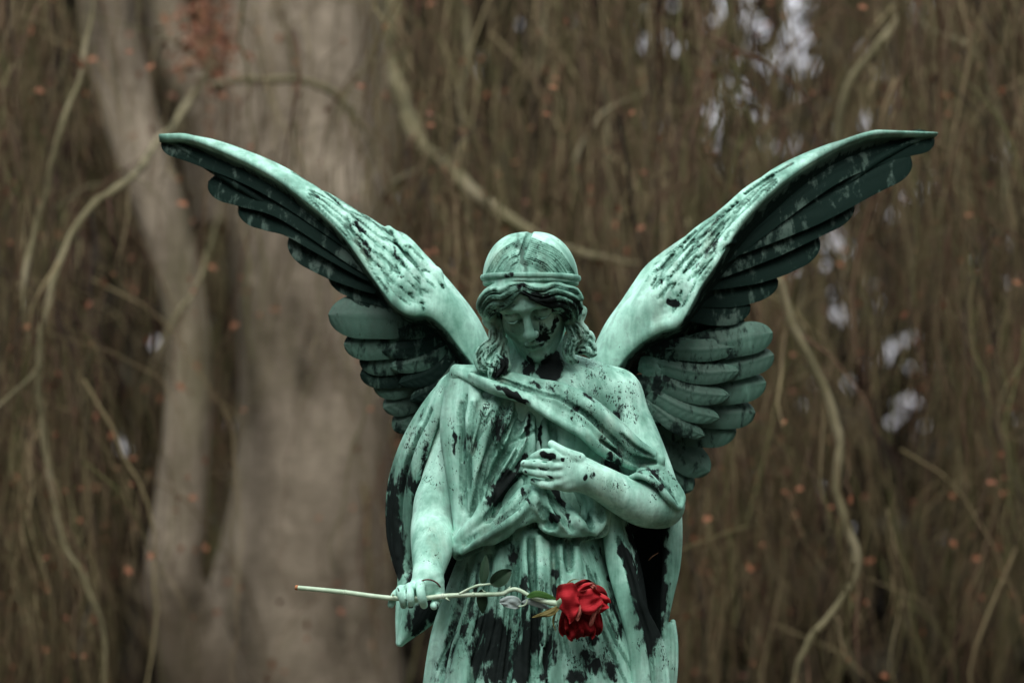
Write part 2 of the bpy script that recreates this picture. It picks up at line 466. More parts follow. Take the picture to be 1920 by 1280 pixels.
    for a, b in (((761, 1098, 190), (764, 1134, 190)), ((778, 1096, 194), (781, 1134, 194))):
        F.tubes([spl(P4([(*a, 1.0), (*b, 1.4)]), 4)], 2, 'sub', ys=7)
    for q in g[:3]:
        x, y, d, r = q[-1]; F.ell(V(x, y-2, d+r*0.7), (4.6, 2.6, 5), 1.5)
        x, y, d, r = q[1]; F.ell(V(x, y-2, d+4), (7.5, 7.5, 7), 6)
    # ---- head
    E = lambda c, r, k, op='add': F.ell(H(*c), np.array(r)*HS, k*HS, HB, op)
    T = lambda pts, k, op='add': F.tubes([HQ(pts)], k*HS, op)
    E((0, -8, 18), (64, 78, 70), 5)
    E((0, 36, 28), (56, 47, 44), 15)
    E((0, 30, -45), (54, 56, 74), 20)
    E((0, 58, -80), (34, 30, 36), 20)
    E((0, 72, -106), (17, 16, 14), 16)
    T([(-50, 10, -60, 11), (-35, 42, -92, 11), (-12, 68, -108, 11)], 24); T([(50, 10, -60, 11), (35, 42, -92, 11), (12, 68, -108, 11)], 24)
    for sx in (-1, 1):
        E((sx*34, 56, -40), (22, 25, 27), 22)
        E((sx*30, 93, -4), (18, 14, 13), 12, 'sub')
        E((sx*30, 72, -6), (18, 15, 14), 3)
        T([(sx*8, 86, 14, 6), (sx*22, 86, 17, 6), (sx*38, 76, 14, 6), (sx*52, 58, 2, 6)], 16)
        F.soil = 1.0  # paints the shadow under the lids into the groove colour
        T([(sx*14, 80, -16, 2.4), (sx*23, 87, -19, 3.4), (sx*32, 88.5, -19.5, 3.4), (sx*41, 83.5, -18, 3.0), (sx*50, 73, -14, 1.9)], 1.6, 'sub')
        F.soil = 0.25  # fainter painted shade in the upper lid crease
        T([(sx*14, 80, 1, 1.4), (sx*24, 86.5, 4.5, 1.7), (sx*36, 83.5, 4, 1.7), (sx*49, 70.5, -3, 1.2)], 2.2, 'sub')
        F.soil = 0
        T([(sx*16, 80.5, -13, 1.8), (sx*24, 87.4, -14.4, 2.2), (sx*32, 88.4, -14.8, 2.2), (sx*41, 83.5, -13.6, 2.0), (sx*48, 75, -11, 1.5)], 1.6)
    T([(0, 79, 20, 9), (0, 86, 2, 7.8), (0, 94, -16, 8.6), (0, 103, -33, 9.6)], 10)
    E((0, 106, -39), (11, 10.5, 10), 7)
    for sx in (-1, 1):
        E((sx*10, 97, -42.5), (6.5, 8.5, 7), 4)
        E((sx*6, 104, -50), (3.4, 5, 3), 2.5, 'sub')
        T([(sx*16, 92, -35, 1.6), (sx*18, 90, -43, 1.6)], 3, 'sub')
        T([(sx*4, 99, -53, 2.5), (sx*6, 98, -60, 2.5)], 4)
        T([(sx*0.5, 98, -64.5, 4.2), (sx*7, 97.5, -64, 4.8), (sx*13, 93.5, -67.5, 3.8), (sx*20, 87, -73, 2.2)], 4)
        T([(0, 95, -75.5, 6), (sx*8, 93.5, -76, 5.4), (sx*16, 88, -76, 3)], 4)
        F.soil = 1.0  # mouth line darkened too, shade put into the colour
        T([(0, 104, -69.5, 2.4), (sx*10, 101, -69.5, 2.4), (sx*17, 94.5, -72.5, 2.1), (sx*22, 88, -75.5, 1.6)], 1.4, 'sub')
        F.soil = 0
        E((sx*25, 84, -77), (4, 5, 4), 5, 'sub')
    E((0, 94, -88), (13, 7, 6), 10, 'sub')
    v, f = F.mesh()
    stain = blots(v, [(1035, 690, 20, 30, 0, 1.1), (990, 690, 14, 22, 0, .75), (1034, 700, 24, 18, 0, .9),
        (1020, 620, 12, 20, 8, .60), (1040, 606, 5, 18, 12, .8), (1024, 634, 7, 8, 0, .75), (1012, 612, 4, 14, 0, .55), (1006, 640, 9, 4, -20, .5), (962, 574, 8, 5, 0, .45), (988, 568, 6, 12, 20, .4),
        (1030, 855, 15, 8, 15, 1.1), (1056, 861, 5, 5, 0, .8), (1096, 893, 6, 8, 0, .85), (1110, 892, 6, 7, 0, .55), (982, 869, 3, 4, 0, .6), (985, 882, 3, 3, 0, .6), (999, 902, 4, 4, 0, .65), (1020, 878, 14, 2.5, 10, .7), (1025, 893, 14, 2.5, 10, .7),
        (1163, 775, 12, 22, 0, .5), (1170, 815, 7, 8, 0, .75), (1195, 778, 5, 12, 0, .5),
        (835, 825, 12, 22, 0, .42), (771, 1137, 7, 3, 0, .8), (758, 1138, 4, 2, 0, .6), (746, 1104, 3, 4, 0, .6), (818, 1134, 3, 6, 0, .5)], -0.7)
    fleck = blots(v, [(1115, 690, 42, 26, 30, .50), (1165, 755, 36, 60, 0, .50), (1085, 715, 30, 14, 10, .42), (1150, 740, 50, 40, 0, .42),
        (835, 840, 22, 60, 8, .42), (810, 895, 22, 30, 0, .36), (815, 1000, 28, 14, 0, .34), (808, 1045, 20, 22, 0, .36), (1150, 912, 50, 20, 20, .36), (1222, 930, 14, 16, 0, .42), (1080, 870, 40, 22, 20, .36)], 0.04)
    tone = blots(v, [(990, 612, 80, 72, 0, .07), (1010, 690, 60, 26, 0, .06)], 0.0)  # face tone paints in the shade below the hair
    return mesh_obj('body', v, f, M_PAT, angel, attrs=dict(stain=stain, fleck=fleck, tone=tone, dirt=F.vdirt))  # dirt includes the shade painted on lids and mouth

def build_hair():
    F = Field(-85, 175, -235, 110, -100, 215, 1.6)
    rot = rotm('Y', R(-4)) @ rotm('X', R(8))
    # two halves of the smooth cap with the parting between them
    F.ell(V(977, 526, 70), (71, 106, 88), 4, rot)
    F.ell(V(1013, 526, 70), (71, 106, 89), 16, rot)
    a, b = F.box((-999,)*3, (999,)*3); X, Y, Z = F.grid(a, b)
    F.combine(a, b, (97-0.02*(-Y-170)-Z+0*X).astype(np.float32)*0.92, 0, 'and')
    F.soil = 0.5
    F.tube([(972, 512, 182, 5), (976, 488, 170, 5), (985, 462, 146, 5), (992, 441, 108, 5), (996, 434, 70, 3), (1000, 437, 10, 3)], 5, 'sub')
    F.soil = 0
    # combed strands
    rnd = random.Random(4)
    for i in range(14):
        t = i/13; jt = rnd.uniform(-2, 2)
        s0 = (985-14*t, 446+50*t); e = (908+48*t**1.2+jt, 522-9*t)
        m = (0.5*(s0[0]+e[0])-7*(1-t)-2, 0.5*(s0[1]+e[1])-9*(1-t)-2)
        F.stroke([s0, m, e], 1.6+rnd.random()*0.6, 1.5+rnd.random()*0.9, 1.2, 'sub', default=100, soil=.4)
        s0 = (996-14*t, 446+50*t); e = (1083-62*t**1.2+jt, 524-12*t)
        m = (0.5*(s0[0]+e[0])+9*(1-t)+2, 0.5*(s0[1]+e[1])-9*(1-t)-2)
        F.stroke([s0, m, e], 1.6+rnd.random()*0.6, 1.5+rnd.random()*0.9, 1.2, 'sub', default=100, soil=.4)
    # the roll of waves round the face: base volume
    F.tube([(976, 540, 160, 13), (950, 546, 154, 19), (924, 560, 122, 23), (914, 577, 90, 19), (920, 590, 66, 14)], 6)
    F.tube([(978, 540, 160, 13), (1010, 545, 160, 18), (1045, 556, 140, 24), (1069, 571, 100, 23), (1072, 592, 70, 18)], 6)
    # waves on it
    Lw = [[(974, 532), (955, 537), (938, 545), (920, 545), (905, 556), (899, 572)],
          [(972, 540), (955, 548), (940, 556), (922, 556), (908, 568), (902, 584)],
          [(970, 548), (956, 558), (942, 568), (926, 569), (913, 580), (908, 596)],
          [(962, 560), (950, 570), (936, 578), (922, 582), (914, 596)],
          [(930, 541), (915, 548), (902, 562), (897, 577)]]
    Rw = [[(980, 532), (1000, 540), (1020, 541), (1038, 534), (1060, 540), (1080, 545), (1090, 560)],
          [(980, 540), (1000, 549), (1022, 552), (1042, 545), (1062, 552), (1080, 562), (1089, 578)],
          [(984, 548), (1004, 557), (1026, 562), (1046, 558), (1066, 566), (1078, 580), (1080, 598)],
          [(996, 558), (1016, 566), (1036, 572), (1054, 570), (1068, 582), (1070, 600)],
          [(1030, 582), (1046, 582), (1060, 592), (1064, 606)]]
    for w in Lw+Rw:
        F.stroke(w, 7.0, 5.5, 2.0, default=100)
    for w in Lw+Rw:
        F.stroke([(x+1.5, y+5.5) for x, y in w], 2.0, 3.2, 1.5, 'sub', default=100)
        F.stroke([(x+0.5, y+0.5) for x, y in w], 1.1, 1.6, 1.2, 'sub', default=100)
    # side locks
    def lock(pts, k=2.5):
        F.tubes([spl(P4(pts), 4)], k)
    L = [[(918, 600, 60, 14), (934, 618, 66, 14), (930, 640, 72, 13), (912, 652, 78, 12), (899, 668, 82, 11), (901, 686, 86, 9), (914, 690, 90, 7)],
         [(938, 615, 70, 9), (934, 642, 84, 9), (918, 656, 92, 9), (909, 670, 96, 8), (912, 684, 98, 7), (924, 686, 98, 5)],
         [(942, 640, 76, 10), (935, 664, 88, 10), (926, 680, 96, 9), (922, 696, 100, 8), (920, 710, 99, 4)],
         [(946, 655, 78, 9), (948, 675, 88, 8), (952, 688, 92, 7), (944, 700, 95, 5)],
         [(932, 668, 96, 6), (940, 676, 100, 6), (944, 688, 100, 6), (934, 702, 100, 5), (926, 714, 98, 3)],
         [(905, 662, 90, 6), (896, 674, 92, 6), (898, 690, 94, 5), (908, 694, 96, 4)],
         [(924, 622, 78, 8), (922, 640, 86, 8), (908, 650, 90, 8), (898, 662, 90, 7)],
         [(1072, 590, 65, 18), (1078, 612, 62, 18), (1082, 632, 62, 17), (1076, 650, 66, 13)],
         [(1080, 584, 50, 12), (1092, 582, 52, 9), (1088, 596, 56, 9)],
         [(1082, 606, 68, 9), (1096, 620, 66, 9), (1094, 634, 68, 8), (1080, 644, 74, 7)],
         [(1072, 604, 76, 8), (1090, 626, 76, 8), (1084, 640, 78, 7), (1072, 648, 80, 6)],
         [(1068, 616, 80, 7), (1074, 638, 84, 8), (1068, 656, 84, 9), (1072, 672, 80, 8), (1082, 678, 76, 4)],
         [(1064, 632, 80, 7), (1060, 654, 84, 7), (1064, 672, 84, 6), (1074, 682, 80, 3)],
         [(1094, 630, 50, 12), (1104, 628, 48, 9), (1109, 636, 48, 8)],
         [(1086, 648, 56, 13), (1102, 644, 54, 10), (1112, 652, 52, 8), (1112, 664, 52, 5)],
         [(1082, 656, 64, 9), (1098, 656, 62, 9), (1108, 664, 60, 7), (1116, 664, 56, 4)]]
    for q in L: lock(q)
    for q in L:                                             # a thread cut along each lock
        for off in (-0.42, 0.42):
            F.stroke([(p[0]+p[3]*off*0.7, p[1]+p[3]*off) for p in q], 1.7, 3.0, 1.0, 'sub', default=90)
    # back of the head, knot at the nape
    F.ell(V(996, 582, 0), (76, 76, 62), 10); F.ell(V(1000, 620, -20), (56, 45, 50), 20); F.tube([(925, 590, 60, 16), (938, 612, 62, 14)], 6)
    v, f = F.mesh()
    stain = blots(v, [(958, 516, 8, 6, 0, .5), (975, 536, 10, 6, 0, .7), (1005, 560, 34, 12, 10, .75), (1040, 570, 26, 14, 0, .62), (1060, 590, 14, 14, 0, .7), (930, 590, 20, 12, 0, .5), (930, 700, 8, 14, 10, .7), (944, 684, 10, 18, 0, .6), (1080, 575, 18, 14, 0, .45), (1076, 665, 20, 12, 0, .35)], -0.6)
    fleck = blots(v, [(1015, 480, 80, 40, 0, .3), (920, 580, 30, 40, 0, .34), (920, 670, 40, 40, 0, .34), (1080, 620, 40, 60, 0, .34)], 0.02)
    tone = blots(v, [(1000, 575, 110, 32, 0, .09), (978, 475, 5, 40, -14, .16), (975, 450, 20, 14, 0, .06)], 0.0)
    hair = mesh_obj('hair', v, f, M_PAT, angel, attrs=dict(stain=stain, fleck=fleck, tone=tone, dirt=F.vdirt))
    # fillet tied round the head
    F = Field(-85, 150, -235, 110, 80, 150, 1.6)
    for k_, dz in enumerate((3, 8)):
        pts = []
        for i in range(41):
            a = 2*math.pi*i/40
            sn, cs = math.sin(a), math.cos(a); x = 995+90.5*math.copysign(abs(sn)**0.82, sn); d = 66+109.5*math.copysign(abs(cs)**0.82, cs)
            y = 523-12*(0.5+0.5*math.cos(a)) + dz*0.8 + 3*math.sin(a)*0.3
            pts.append((x, y, d, 3.4))
        F.tubes([spl(P4(pts), 6)], 5)
    v, f = F.mesh()
    mesh_obj('headband', v, f, M_PAT, angel, attrs=dict(stain=blots(v, [(955, 516, 10, 7, 0, .7), (975, 530, 12, 6, 0, .7), (1030, 528, 30, 5, 0, .4)], -0.6), fleck=np.full(len(v), 0.15), tone=np.full(len(v), 0.03)))

def build_dress():
    F = Field(-240, 290, -260, 200, -735, 12, 2.5)
    # trunk
    F.tube([(1010, 760, -6, 106), (1000, 830, -8, 122), (995, 900, -8, 124), (998, 980, -5, 128), (1002, 1050, 0, 132)], 20, ys=0.8)
    F.tube([(880, 762, -6, 44), (940, 752, 0, 52), (1010, 770, 0, 50), (1110, 790, 0, 40)], 30)
    F.ell(V(920, 812, 66), (54, 40, 60), 50); F.ell(V(1082, 825, 66), (52, 44, 58), 50)
    # skirt
    F.tube([(1002, 1030, 0, 130), (1000, 1090, 0, 140), (1000, 1160, 0, 166), (1005, 1280, 0, 208), (1008, 1400, 0, 224)], 16, ys=0.78)
    F.ell(V(1030, 1130, 70), (90, 60, 120), 60)
    # breast folds
    Fo = lambda pts, r, off, k=6: F.stroke(zt(pts), r, off*1.15, k)
    Gr = lambda pts, r, off, k=4: F.stroke(zt(pts), r*1.35, off*0.8, k+3, 'sub', soil=.55)
    # drapery edge from the shoulder clasp along the lowered arm
    F.tube([(853, 700, 45, 8), (840, 760, 55, 10), (838, 810, 60, 11), (846, 870, 66, 11), (858, 930, 74, 12), (865, 985, 82, 12)], 14)
    F.ribbon([(853, 702, 44, 7), (842, 760, 54, 8), (840, 810, 60, 9), (848, 870, 66, 9), (858, 930, 74, 10), (865, 985, 80, 10)], [(880, 704, 60, 10), (890, 770, 84, 14), (896, 840, 92, 18), (900, 900, 92, 20), (900, 950, 92, 20), (896, 990, 92, 18)], 5, 16)
    Fo([(600, 230), (560, 420), (550, 640), (530, 880)], 9, 9); Gr([(500, 300), (505, 560), (515, 900)], 6, 7)
    Gr([(585, 300), (540, 480), (545, 760)], 5, 6); Fo([(690, 270), (650, 420), (610, 640), (560, 900)], 8, 7)
    Gr([(740, 300), (690, 480), (620, 700), (560, 940)], 5, 6)
    Fo([(900, 300), (880, 420), (800, 600), (700, 760), (600, 930)], 11, 13); Gr([(860, 330), (810, 480), (720, 640), (650, 760)], 6, 9)
    Fo([(800, 300), (780, 400), (720, 520)], 7, 6); Gr([(830, 300), (800, 400), (760, 480)], 4, 5); Gr([(770, 290), (740, 360)], 4, 4)
    Fo([(930, 330), (920, 460), (900, 600), (860, 720)], 8, 11); Gr([(945, 350), (940, 470), (950, 600)], 4, 8)
    Fo([(985, 370), (990, 460), (985, 560)], 9, 9); Gr([(1010, 400), (1030, 480), (1030, 560)], 5, 4)
    # pouch over the girdle: two swags
    F.ribbon(zt([(870, 800, 108, 14), (760, 920, 112, 14), (620, 1010, 104, 14), (480, 1070, 84, 14)]), zt([(930, 900, 118, 15), (800, 985, 122, 16), (640, 1075, 114, 15), (490, 1150, 86, 13)]), 6, 14, 8)
    F.ribbon(zt([(960, 780, 112, 14), (1040, 900, 112, 14), (1180, 980, 104, 14), (1290, 920, 80, 16)]), zt([(960, 930, 122, 13), (1060, 1020, 120, 13), (1180, 1040, 108, 14), (1300, 1010, 80, 16)]), 6, 14, 8)
    F.tube(zt([(1230, 700, 70, 26), (1290, 850, 66, 24), (1310, 960, 62, 18)]), 20)
    Fo([(860, 640), (790, 740), (680, 880), (560, 990), (490, 1060)], 12, 13); Gr([(850, 720), (760, 850), (660, 950)], 9, 11)
    Fo([(915, 820), (870, 880), (780, 960), (640, 1050), (510, 1140)], 11, 12); Gr([(880, 800), (800, 900), (640, 1010), (520, 1090)], 6, 8)
    Fo([(920, 770), (930, 860), (950, 900), (1000, 960), (1050, 1000)], 10, 12); Gr([(960, 880), (990, 930), (1030, 965)], 8, 12)
    Fo([(950, 980), (990, 1010), (1040, 1030)], 8, 12); Gr([(990, 980), (1030, 990)], 6, 12)
    Fo([(970, 780), (1010, 860), (1060, 950), (1130, 1030)], 9, 12); Gr([(1000, 790), (1050, 900), (1120, 1000), (1140, 1030)], 5, 11)
    Fo([(1060, 800), (1110, 900), (1190, 990), (1260, 1020)], 11, 12); Gr([(1110, 800), (1160, 900), (1250, 990)], 8, 9)
    Fo([(1240, 780), (1290, 880), (1310, 970), (1270, 1030)], 9, 9); Gr([(1290, 860), (1305, 960)], 4, 5)
    # undercut below the pouch
    F.stroke(zt([(470, 1190), (600, 1130), (720, 1090), (860, 1000), (930, 985)]), 9, 13, 5, 'sub')
    F.stroke(zt([(960, 1030), (1060, 1065), (1180, 1075), (1290, 1050), (1330, 1000)]), 9, 13, 5, 'sub')
    # skirt folds
    So = lambda pts, r, off, k=7: F.stroke(zs(pts), r, off*1.3, k)
    Sg = lambda pts, r, off, k=5: F.stroke(zs(pts), r*1.4, off*0.85, k+3, 'sub', soil=.5)
    So([(780, 130), (740, 260), (680, 440), (630, 672)], 14, 10); Sg([(800, 170), (770, 300), (710, 500), (680, 672)], 8, 8)
    So([(860, 110), (830, 300), (790, 500), (740, 672)], 12, 9); Sg([(900, 110), (880, 300), (850, 500), (820, 672)], 9, 9)
    So([(960, 60), (940, 250), (920, 450), (890, 672)], 14, 10); Sg([(1020, 40), (1010, 250), (1000, 450), (985, 672)], 8, 9)
    So([(1070, 10), (1075, 200), (1080, 420), (1075, 672)], 10, 12); Sg([(1095, 30), (1105, 250), (1110, 450), (1100, 672)], 7, 12)
    So([(1130, 20), (1140, 250), (1150, 450), (1140, 672)], 10, 9); Sg([(1200, 20), (1205, 200), (1195, 400), (1170, 560), (1120, 672)], 7, 9)
    So([(1220, 30), (1230, 200), (1220, 400), (1180, 672)], 10, 8); So([(1290, 40), (1300, 160), (1310, 300)], 10, 7); Sg([(1260, 40), (1265, 160)], 6, 6)
    So([(1400, 40), (1470, 200), (1540, 420), (1590, 672)], 16, 12); Sg([(1440, 60), (1520, 230), (1580, 450), (1620, 672)], 6, 11)
    # finer creases between the folds
    rnd = random.Random(8)
    for k in range(22):
        u = (k+rnd.random())/22; w = rnd.uniform(-8, 8); y0 = 1050+rnd.uniform(0, 60); y1 = rnd.uniform(1180, 1285)
        F.stroke([(874+u*250, y0), (852+u*300+w, 0.5*(y0+y1)), (872+u*250+(y1-1040)/240*(-72+u*160)+w, y1)], rnd.uniform(2.5, 4.5), rnd.uniform(2, 4), 3, 'sub', soil=.6)
    for k in range(13):
        u = (k+rnd.random())/13; y0 = 728+u*62+rnd.uniform(0, 30); y1 = rnd.uniform(840, 960)-u*40
        F.stroke([(872+u*140, y0), (866+u*118, 0.5*(y0+y1)), (864+u*84, y1)], rnd.uniform(2.2, 4), rnd.uniform(2, 3.6), 3, 'sub', soil=.5)
    v, f = F.mesh()
    stain = blots(v, [(945, 910, 50, 16, -52, .95), (975, 870, 22, 8, -60, .9), (880, 830, 14, 20, 0, .4), (853, 830, 4, 26, 0, .72), (930, 790, 26, 40, 10, .4),
        (938, 890, 6, 12, 0, .6), (985, 930, 6, 26, -30, .65), (1040, 970, 10, 9, 0, .75), (1048, 935, 7, 46, -25, .7), (1012, 800, 4, 40, 0, .75), (990, 800, 5, 34, 8, .5),
        (922, 1218, 40, 70, 0, .80), (912, 1170, 22, 20, 0, .7), (980, 1225, 19, 75, 2, .84), (985, 1120, 9, 60, 2, .75), (962, 1035, 14, 20, 0, .75), (1000, 1190, 14, 46, 0, .8), (1030, 1230, 14, 60, 8, .6), (1040, 1075, 7, 14, 0, .85), (1040, 1110, 6, 16, 0, .8),
        (1145, 1083, 8, 10, 0, .9), (1150, 1120, 10, 40, 0, .6), (1155, 1160, 16, 40, -10, .5), (1110, 1200, 12, 14, 0, .8), (1105, 1240, 22, 26, 0, .68), (1145, 1258, 14, 22, -10, .82), (1082, 1268, 24, 16, 0, .75), (1090, 1170, 10, 20, 0, .5), (1016, 1130, 8, 22, 0, .5), (870, 1150, 34, 80, 15, .38), (840, 1240, 34, 60, 15, .34), (1120, 1030, 10, 30, 0, .4)], -0.6)
    fleck = blots(v, [(930, 790, 40, 50, 0, .55), (850, 840, 20, 80, 0, .4), (900, 880, 40, 60, 0, .34), (1000, 1150, 140, 130, 0, .36), (1110, 1230, 60, 50, 0, .46), (960, 950, 60, 40, -30, .38)], 0.06)
    tone = blots(v, [(930, 1130, 110, 150, 0, .10), (1150, 960, 60, 60, 0, .05), (1070, 900, 60, 120, 0, .03)], 0.045)
    dress = mesh_obj('tunic', v, f, M_PAT, angel, attrs=dict(stain=stain, fleck=fleck, tone=tone, dirt=F.vdirt))
    # the rest of the skirt, down to the plinth (below the picture)
    F = Field(-300, 380, -300, 300, BASE.z*1000-10, -700, 9)
    F.tube([(1005, 1280, 0, 204), (1008, 1400, 0, 222), (1010, 1700, 0, 245), (1010, 2130, 0, 268), (1010, 2160, 0, 270)], 16, ys=0.78)
    for i in range(22):
        a = 2*math.pi*i/22
        q = [(1008+212*math.sin(a), 1330, 165*math.cos(a), 14), (1010+238*math.sin(a+.05), 1700, 186*math.cos(a+.05), 20), (1010+262*math.sin(a-.03), 2130, 206*math.cos(a-.03), 26)]
        F.tubes([spl(P4(q), 30)], 25)
    v, f = F.mesh()
    mesh_obj('skirt_hem', v, f, M_PAT, angel, attrs=dict(stain=np.full(len(v), 0.1), fleck=np.full(len(v), .2), tone=np.full(len(v), .08)))

def build_mantle():
    F = Field(-260, 350, -210, 150, -660, 12, 2.3)
    # sash over the breast: from clasp to clasp
    up = zt([(470, 92, 48, 7), (620, 100, 66, 8), (760, 128, 84, 8), (920, 172, 96, 9), (1100, 212, 104, 10), (1250, 300, 104, 12), (1400, 430, 94, 13), (1500, 530, 84, 13), (1630, 612, 72, 10)])
    md = zt([(470, 100, 50, 6), (600, 130, 80, 6), (740, 170, 102, 6), (900, 222, 114, 6), (1080, 300, 124, 6), (1200, 390, 122, 6), (1340, 510, 112, 7), (1480, 610, 94, 7), (1635, 632, 74, 7)])
    lo = zt([(475, 112, 52, 7), (590, 168, 84, 9), (720, 226, 106, 9), (870, 268, 118, 9), (960, 330, 126, 8), (1090, 410, 132, 8), (1190, 468, 130, 8), (1290, 555, 118, 9), (1410, 620, 102, 9), (1530, 660, 86, 8), (1640, 645, 74, 7)])
    F.ribbon(up, md, 6, 8, -3); F.ribbon(md, lo, 6, 8, -3)
    F.tube(zt([(560, 128, 84, 6), (700, 200, 110, 8), (800, 240, 120, 9), (880, 275, 124, 7)]), 5)
    F.tube(zt([(1100, 235, 110, 10), (1260, 325, 114, 12), (1400, 450, 104, 13), (1510, 545, 92, 12), (1620, 610, 78, 9)]), 8)
    Gr = lambda pts, r, off, k=4: F.stroke(zt(pts), r, off, k, 'sub')
    Fo = lambda pts, r, off, k=6: F.stroke(zt(pts), r, off, k)
    Gr([(600, 118), (760, 165), (900, 215), (1060, 262)], 5, 5); Gr([(1040, 250), (1200, 350), (1330, 470), (1480, 600), (1600, 628)], 6, 8)
    Gr([(560, 110), (700, 145), (820, 190)], 3, 4); Fo([(1000, 300), (1120, 370), (1220, 460), (1330, 560), (1500, 640)], 5, 5)
    Gr([(1300, 510), (1400, 580), (1520, 640), (1610, 640)], 5, 8); Gr([(1420, 470), (1500, 545), (1600, 600)], 3, 4)
    # clasps
    F.ell(V(853, 695, 54), (9, 8, 10), 4); F.ell(V(1240, 864, 84), (7.5, 8, 11), 3)
    # cloth behind the arm, above the clasp
    F.ribbon([(1198, 778, 10, 6), (1216, 812, 16, 7), (1234, 858, 60, 6)], [(1208, 785, -10, 6), (1232, 826, -5, 7), (1241, 862, 40, 6)], 4, 8)
    # hem looped over the forearm: a hollow flap between a rolled lip and the outer edge
    lip = zt([(1470, 716, 120, 4), (1510, 706, 124, 5), (1570, 722, 126, 5), (1630, 775, 122, 5), (1690, 840, 114, 6), (1745, 890, 98, 5)])
    out = zt([(1560, 660, 84, 4), (1640, 660, 82, 4), (1690, 705, 80, 5), (1735, 765, 78, 5), (1768, 830, 76, 5), (1752, 888, 86, 5)])
    F.ribbon(lip, out, 10, 5, -5)
    F.tube(lip, 3); F.tube([(p[0], p[1], p[2]+4, p[3]+1) for p in out], 3)
    F.stroke(zt([(1600, 690), (1650, 740), (1700, 800), (1740, 860)]), 5, 4, 4, 'sub')
    F.stroke(zt([(1650, 680), (1700, 745), (1745, 820)]), 3, 3, 3)
    F.ribbon(zt([(1480, 690, 70, 6), (1600, 690, 70, 6), (1650, 670, 72, 6)]), zt([(1560, 640, 60, 6), (1620, 645, 64, 6), (1645, 640, 70, 6)]), 3, 6)
    F.tube([(1140, 850, -10, 34), (1160, 910, -10, 40), (1175, 960, -30, 40)], 12)
    F.ribbon([(806, 860, -70, 12), (800, 960, -86, 12), (808, 1040, -86, 12), (836, 1108, -70, 12)], [(900, 860, -80, 12), (900, 960, -90, 12), (900, 1040, -90, 12), (900, 1120, -80, 12)], 7, 14)
    # cloak falling behind the lowered arm
    o = [(852, 700, 20, 9), (812, 745, -6, 10), (776, 800, -24, 10), (748, 860, -40, 9), (732, 925, -50, 8), (731, 1000, -52, 7), (742, 1055, -40, 6), (754, 1094, -26, 5)]
    i = [(856, 712, 30, 9), (842, 790, 10, 12), (826, 860, -8, 13), (806, 930, -34, 13), (790, 990, -60, 12), (782, 1040, -62, 10), (775, 1080, -54, 9), (768, 1105, -44, 7)]
    F.ribbon(o, i, 8, 10, 26)
    F.tube([(848, 712, 34, 10), (822, 770, 34, 15), (796, 840, 20, 16), (776, 910, 0, 15), (766, 980, -14, 12), (764, 1060, -18, 8)], 14)
    Gr2 = lambda pts, r, off, k=6: F.stroke(pts, r, off, k, 'sub')
    Gr2([(806, 770), (776, 840), (756, 910), (750, 980)], 8, 8); Gr2([(828, 790), (806, 860), (788, 930), (780, 1000)], 6, 7)
    F.stroke([(790, 800), (762, 870), (746, 950), (748, 1040)], 8, 6, 8)
    # its lowest corner below the hand
    F.ribbon([(752, 1085, -20, 6), (749, 1130, 0, 7), (747, 1170, 10, 6), (747, 1206, 14, 4)], [(838, 1090, -20, 8), (834, 1120, 0, 8), (812, 1160, 10, 7), (752, 1207, 14, 4)], 10, 8, 16)
    F.tube([(770, 1080, -20, 10), (772, 1130, 18, 11), (762, 1175, 24, 8), (750, 1204, 16, 4)], 10)
    F.tube([(765, 1095, -10, 6), (772, 1080, -16, 7), (778, 1062, -26, 8)], 6)
    # cloak on the other side: outer strip and dark hollow
    F.ribbon([(1268, 930, 10, 9), (1271, 1000, 12, 9), (1268, 1060, 12, 8), (1256, 1120, 14, 7), (1244, 1188, 16, 4)], [(1252, 940, 22, 9), (1252, 1000, 26, 9), (1249, 1070, 26, 8), (1244, 1130, 24, 6), (1242, 1186, 18, 4)], 4, 8)
    F.ribbon([(1262, 930, -10, 9), (1264, 1010, -10, 9), (1258, 1080, -6, 8), (1242, 1190, 0, 6)], [(1165, 950, -60, 12), (1180, 1040, -70, 12), (1196, 1120, -60, 12), (1230, 1200, -30, 8)], 8, 10, -20)
    F.ribbon([(1262, 1165, 0, 5), (1266, 1205, 4, 6), (1264, 1260, 6, 7), (1256, 1320, 6, 8)], [(1240, 1190, 10, 6), (1238, 1240, 16, 8), (1238, 1320, 18, 10)], 4, 8, 6)
    # inner fall over the hip
    F.ribbon([(1148, 965, 66, 12), (1166, 1030, 78, 10), (1190, 1100, 88, 10), (1206, 1140, 88, 7), (1228, 1180, 78, 6), (1243, 1220, 70, 6), (1250, 1290, 66, 8)], [(1140, 985, 60, 12), (1150, 1060, 74, 12), (1172, 1140, 86, 12), (1190, 1210, 88, 12), (1200, 1300, 88, 14)], 7, 10, 4)
    F.ribbon([(1160, 960, 40, 10), (1182, 1020, 40, 9), (1198, 1080, 44, 8), (1208, 1135, 60, 6)], [(1150, 970, 60, 12), (1166, 1030, 70, 10), (1186, 1090, 80, 9), (1206, 1140, 82, 7)], 5, 8, 4)
    F.stroke([(1176, 1030), (1192, 1085), (1206, 1138)], 4, 4, 4)
    F.stroke([(1160, 1010), (1178, 1070), (1194, 1130), (1216, 1200), (1226, 1280)], 5, 6, 5, 'sub')
    v, f = F.mesh()
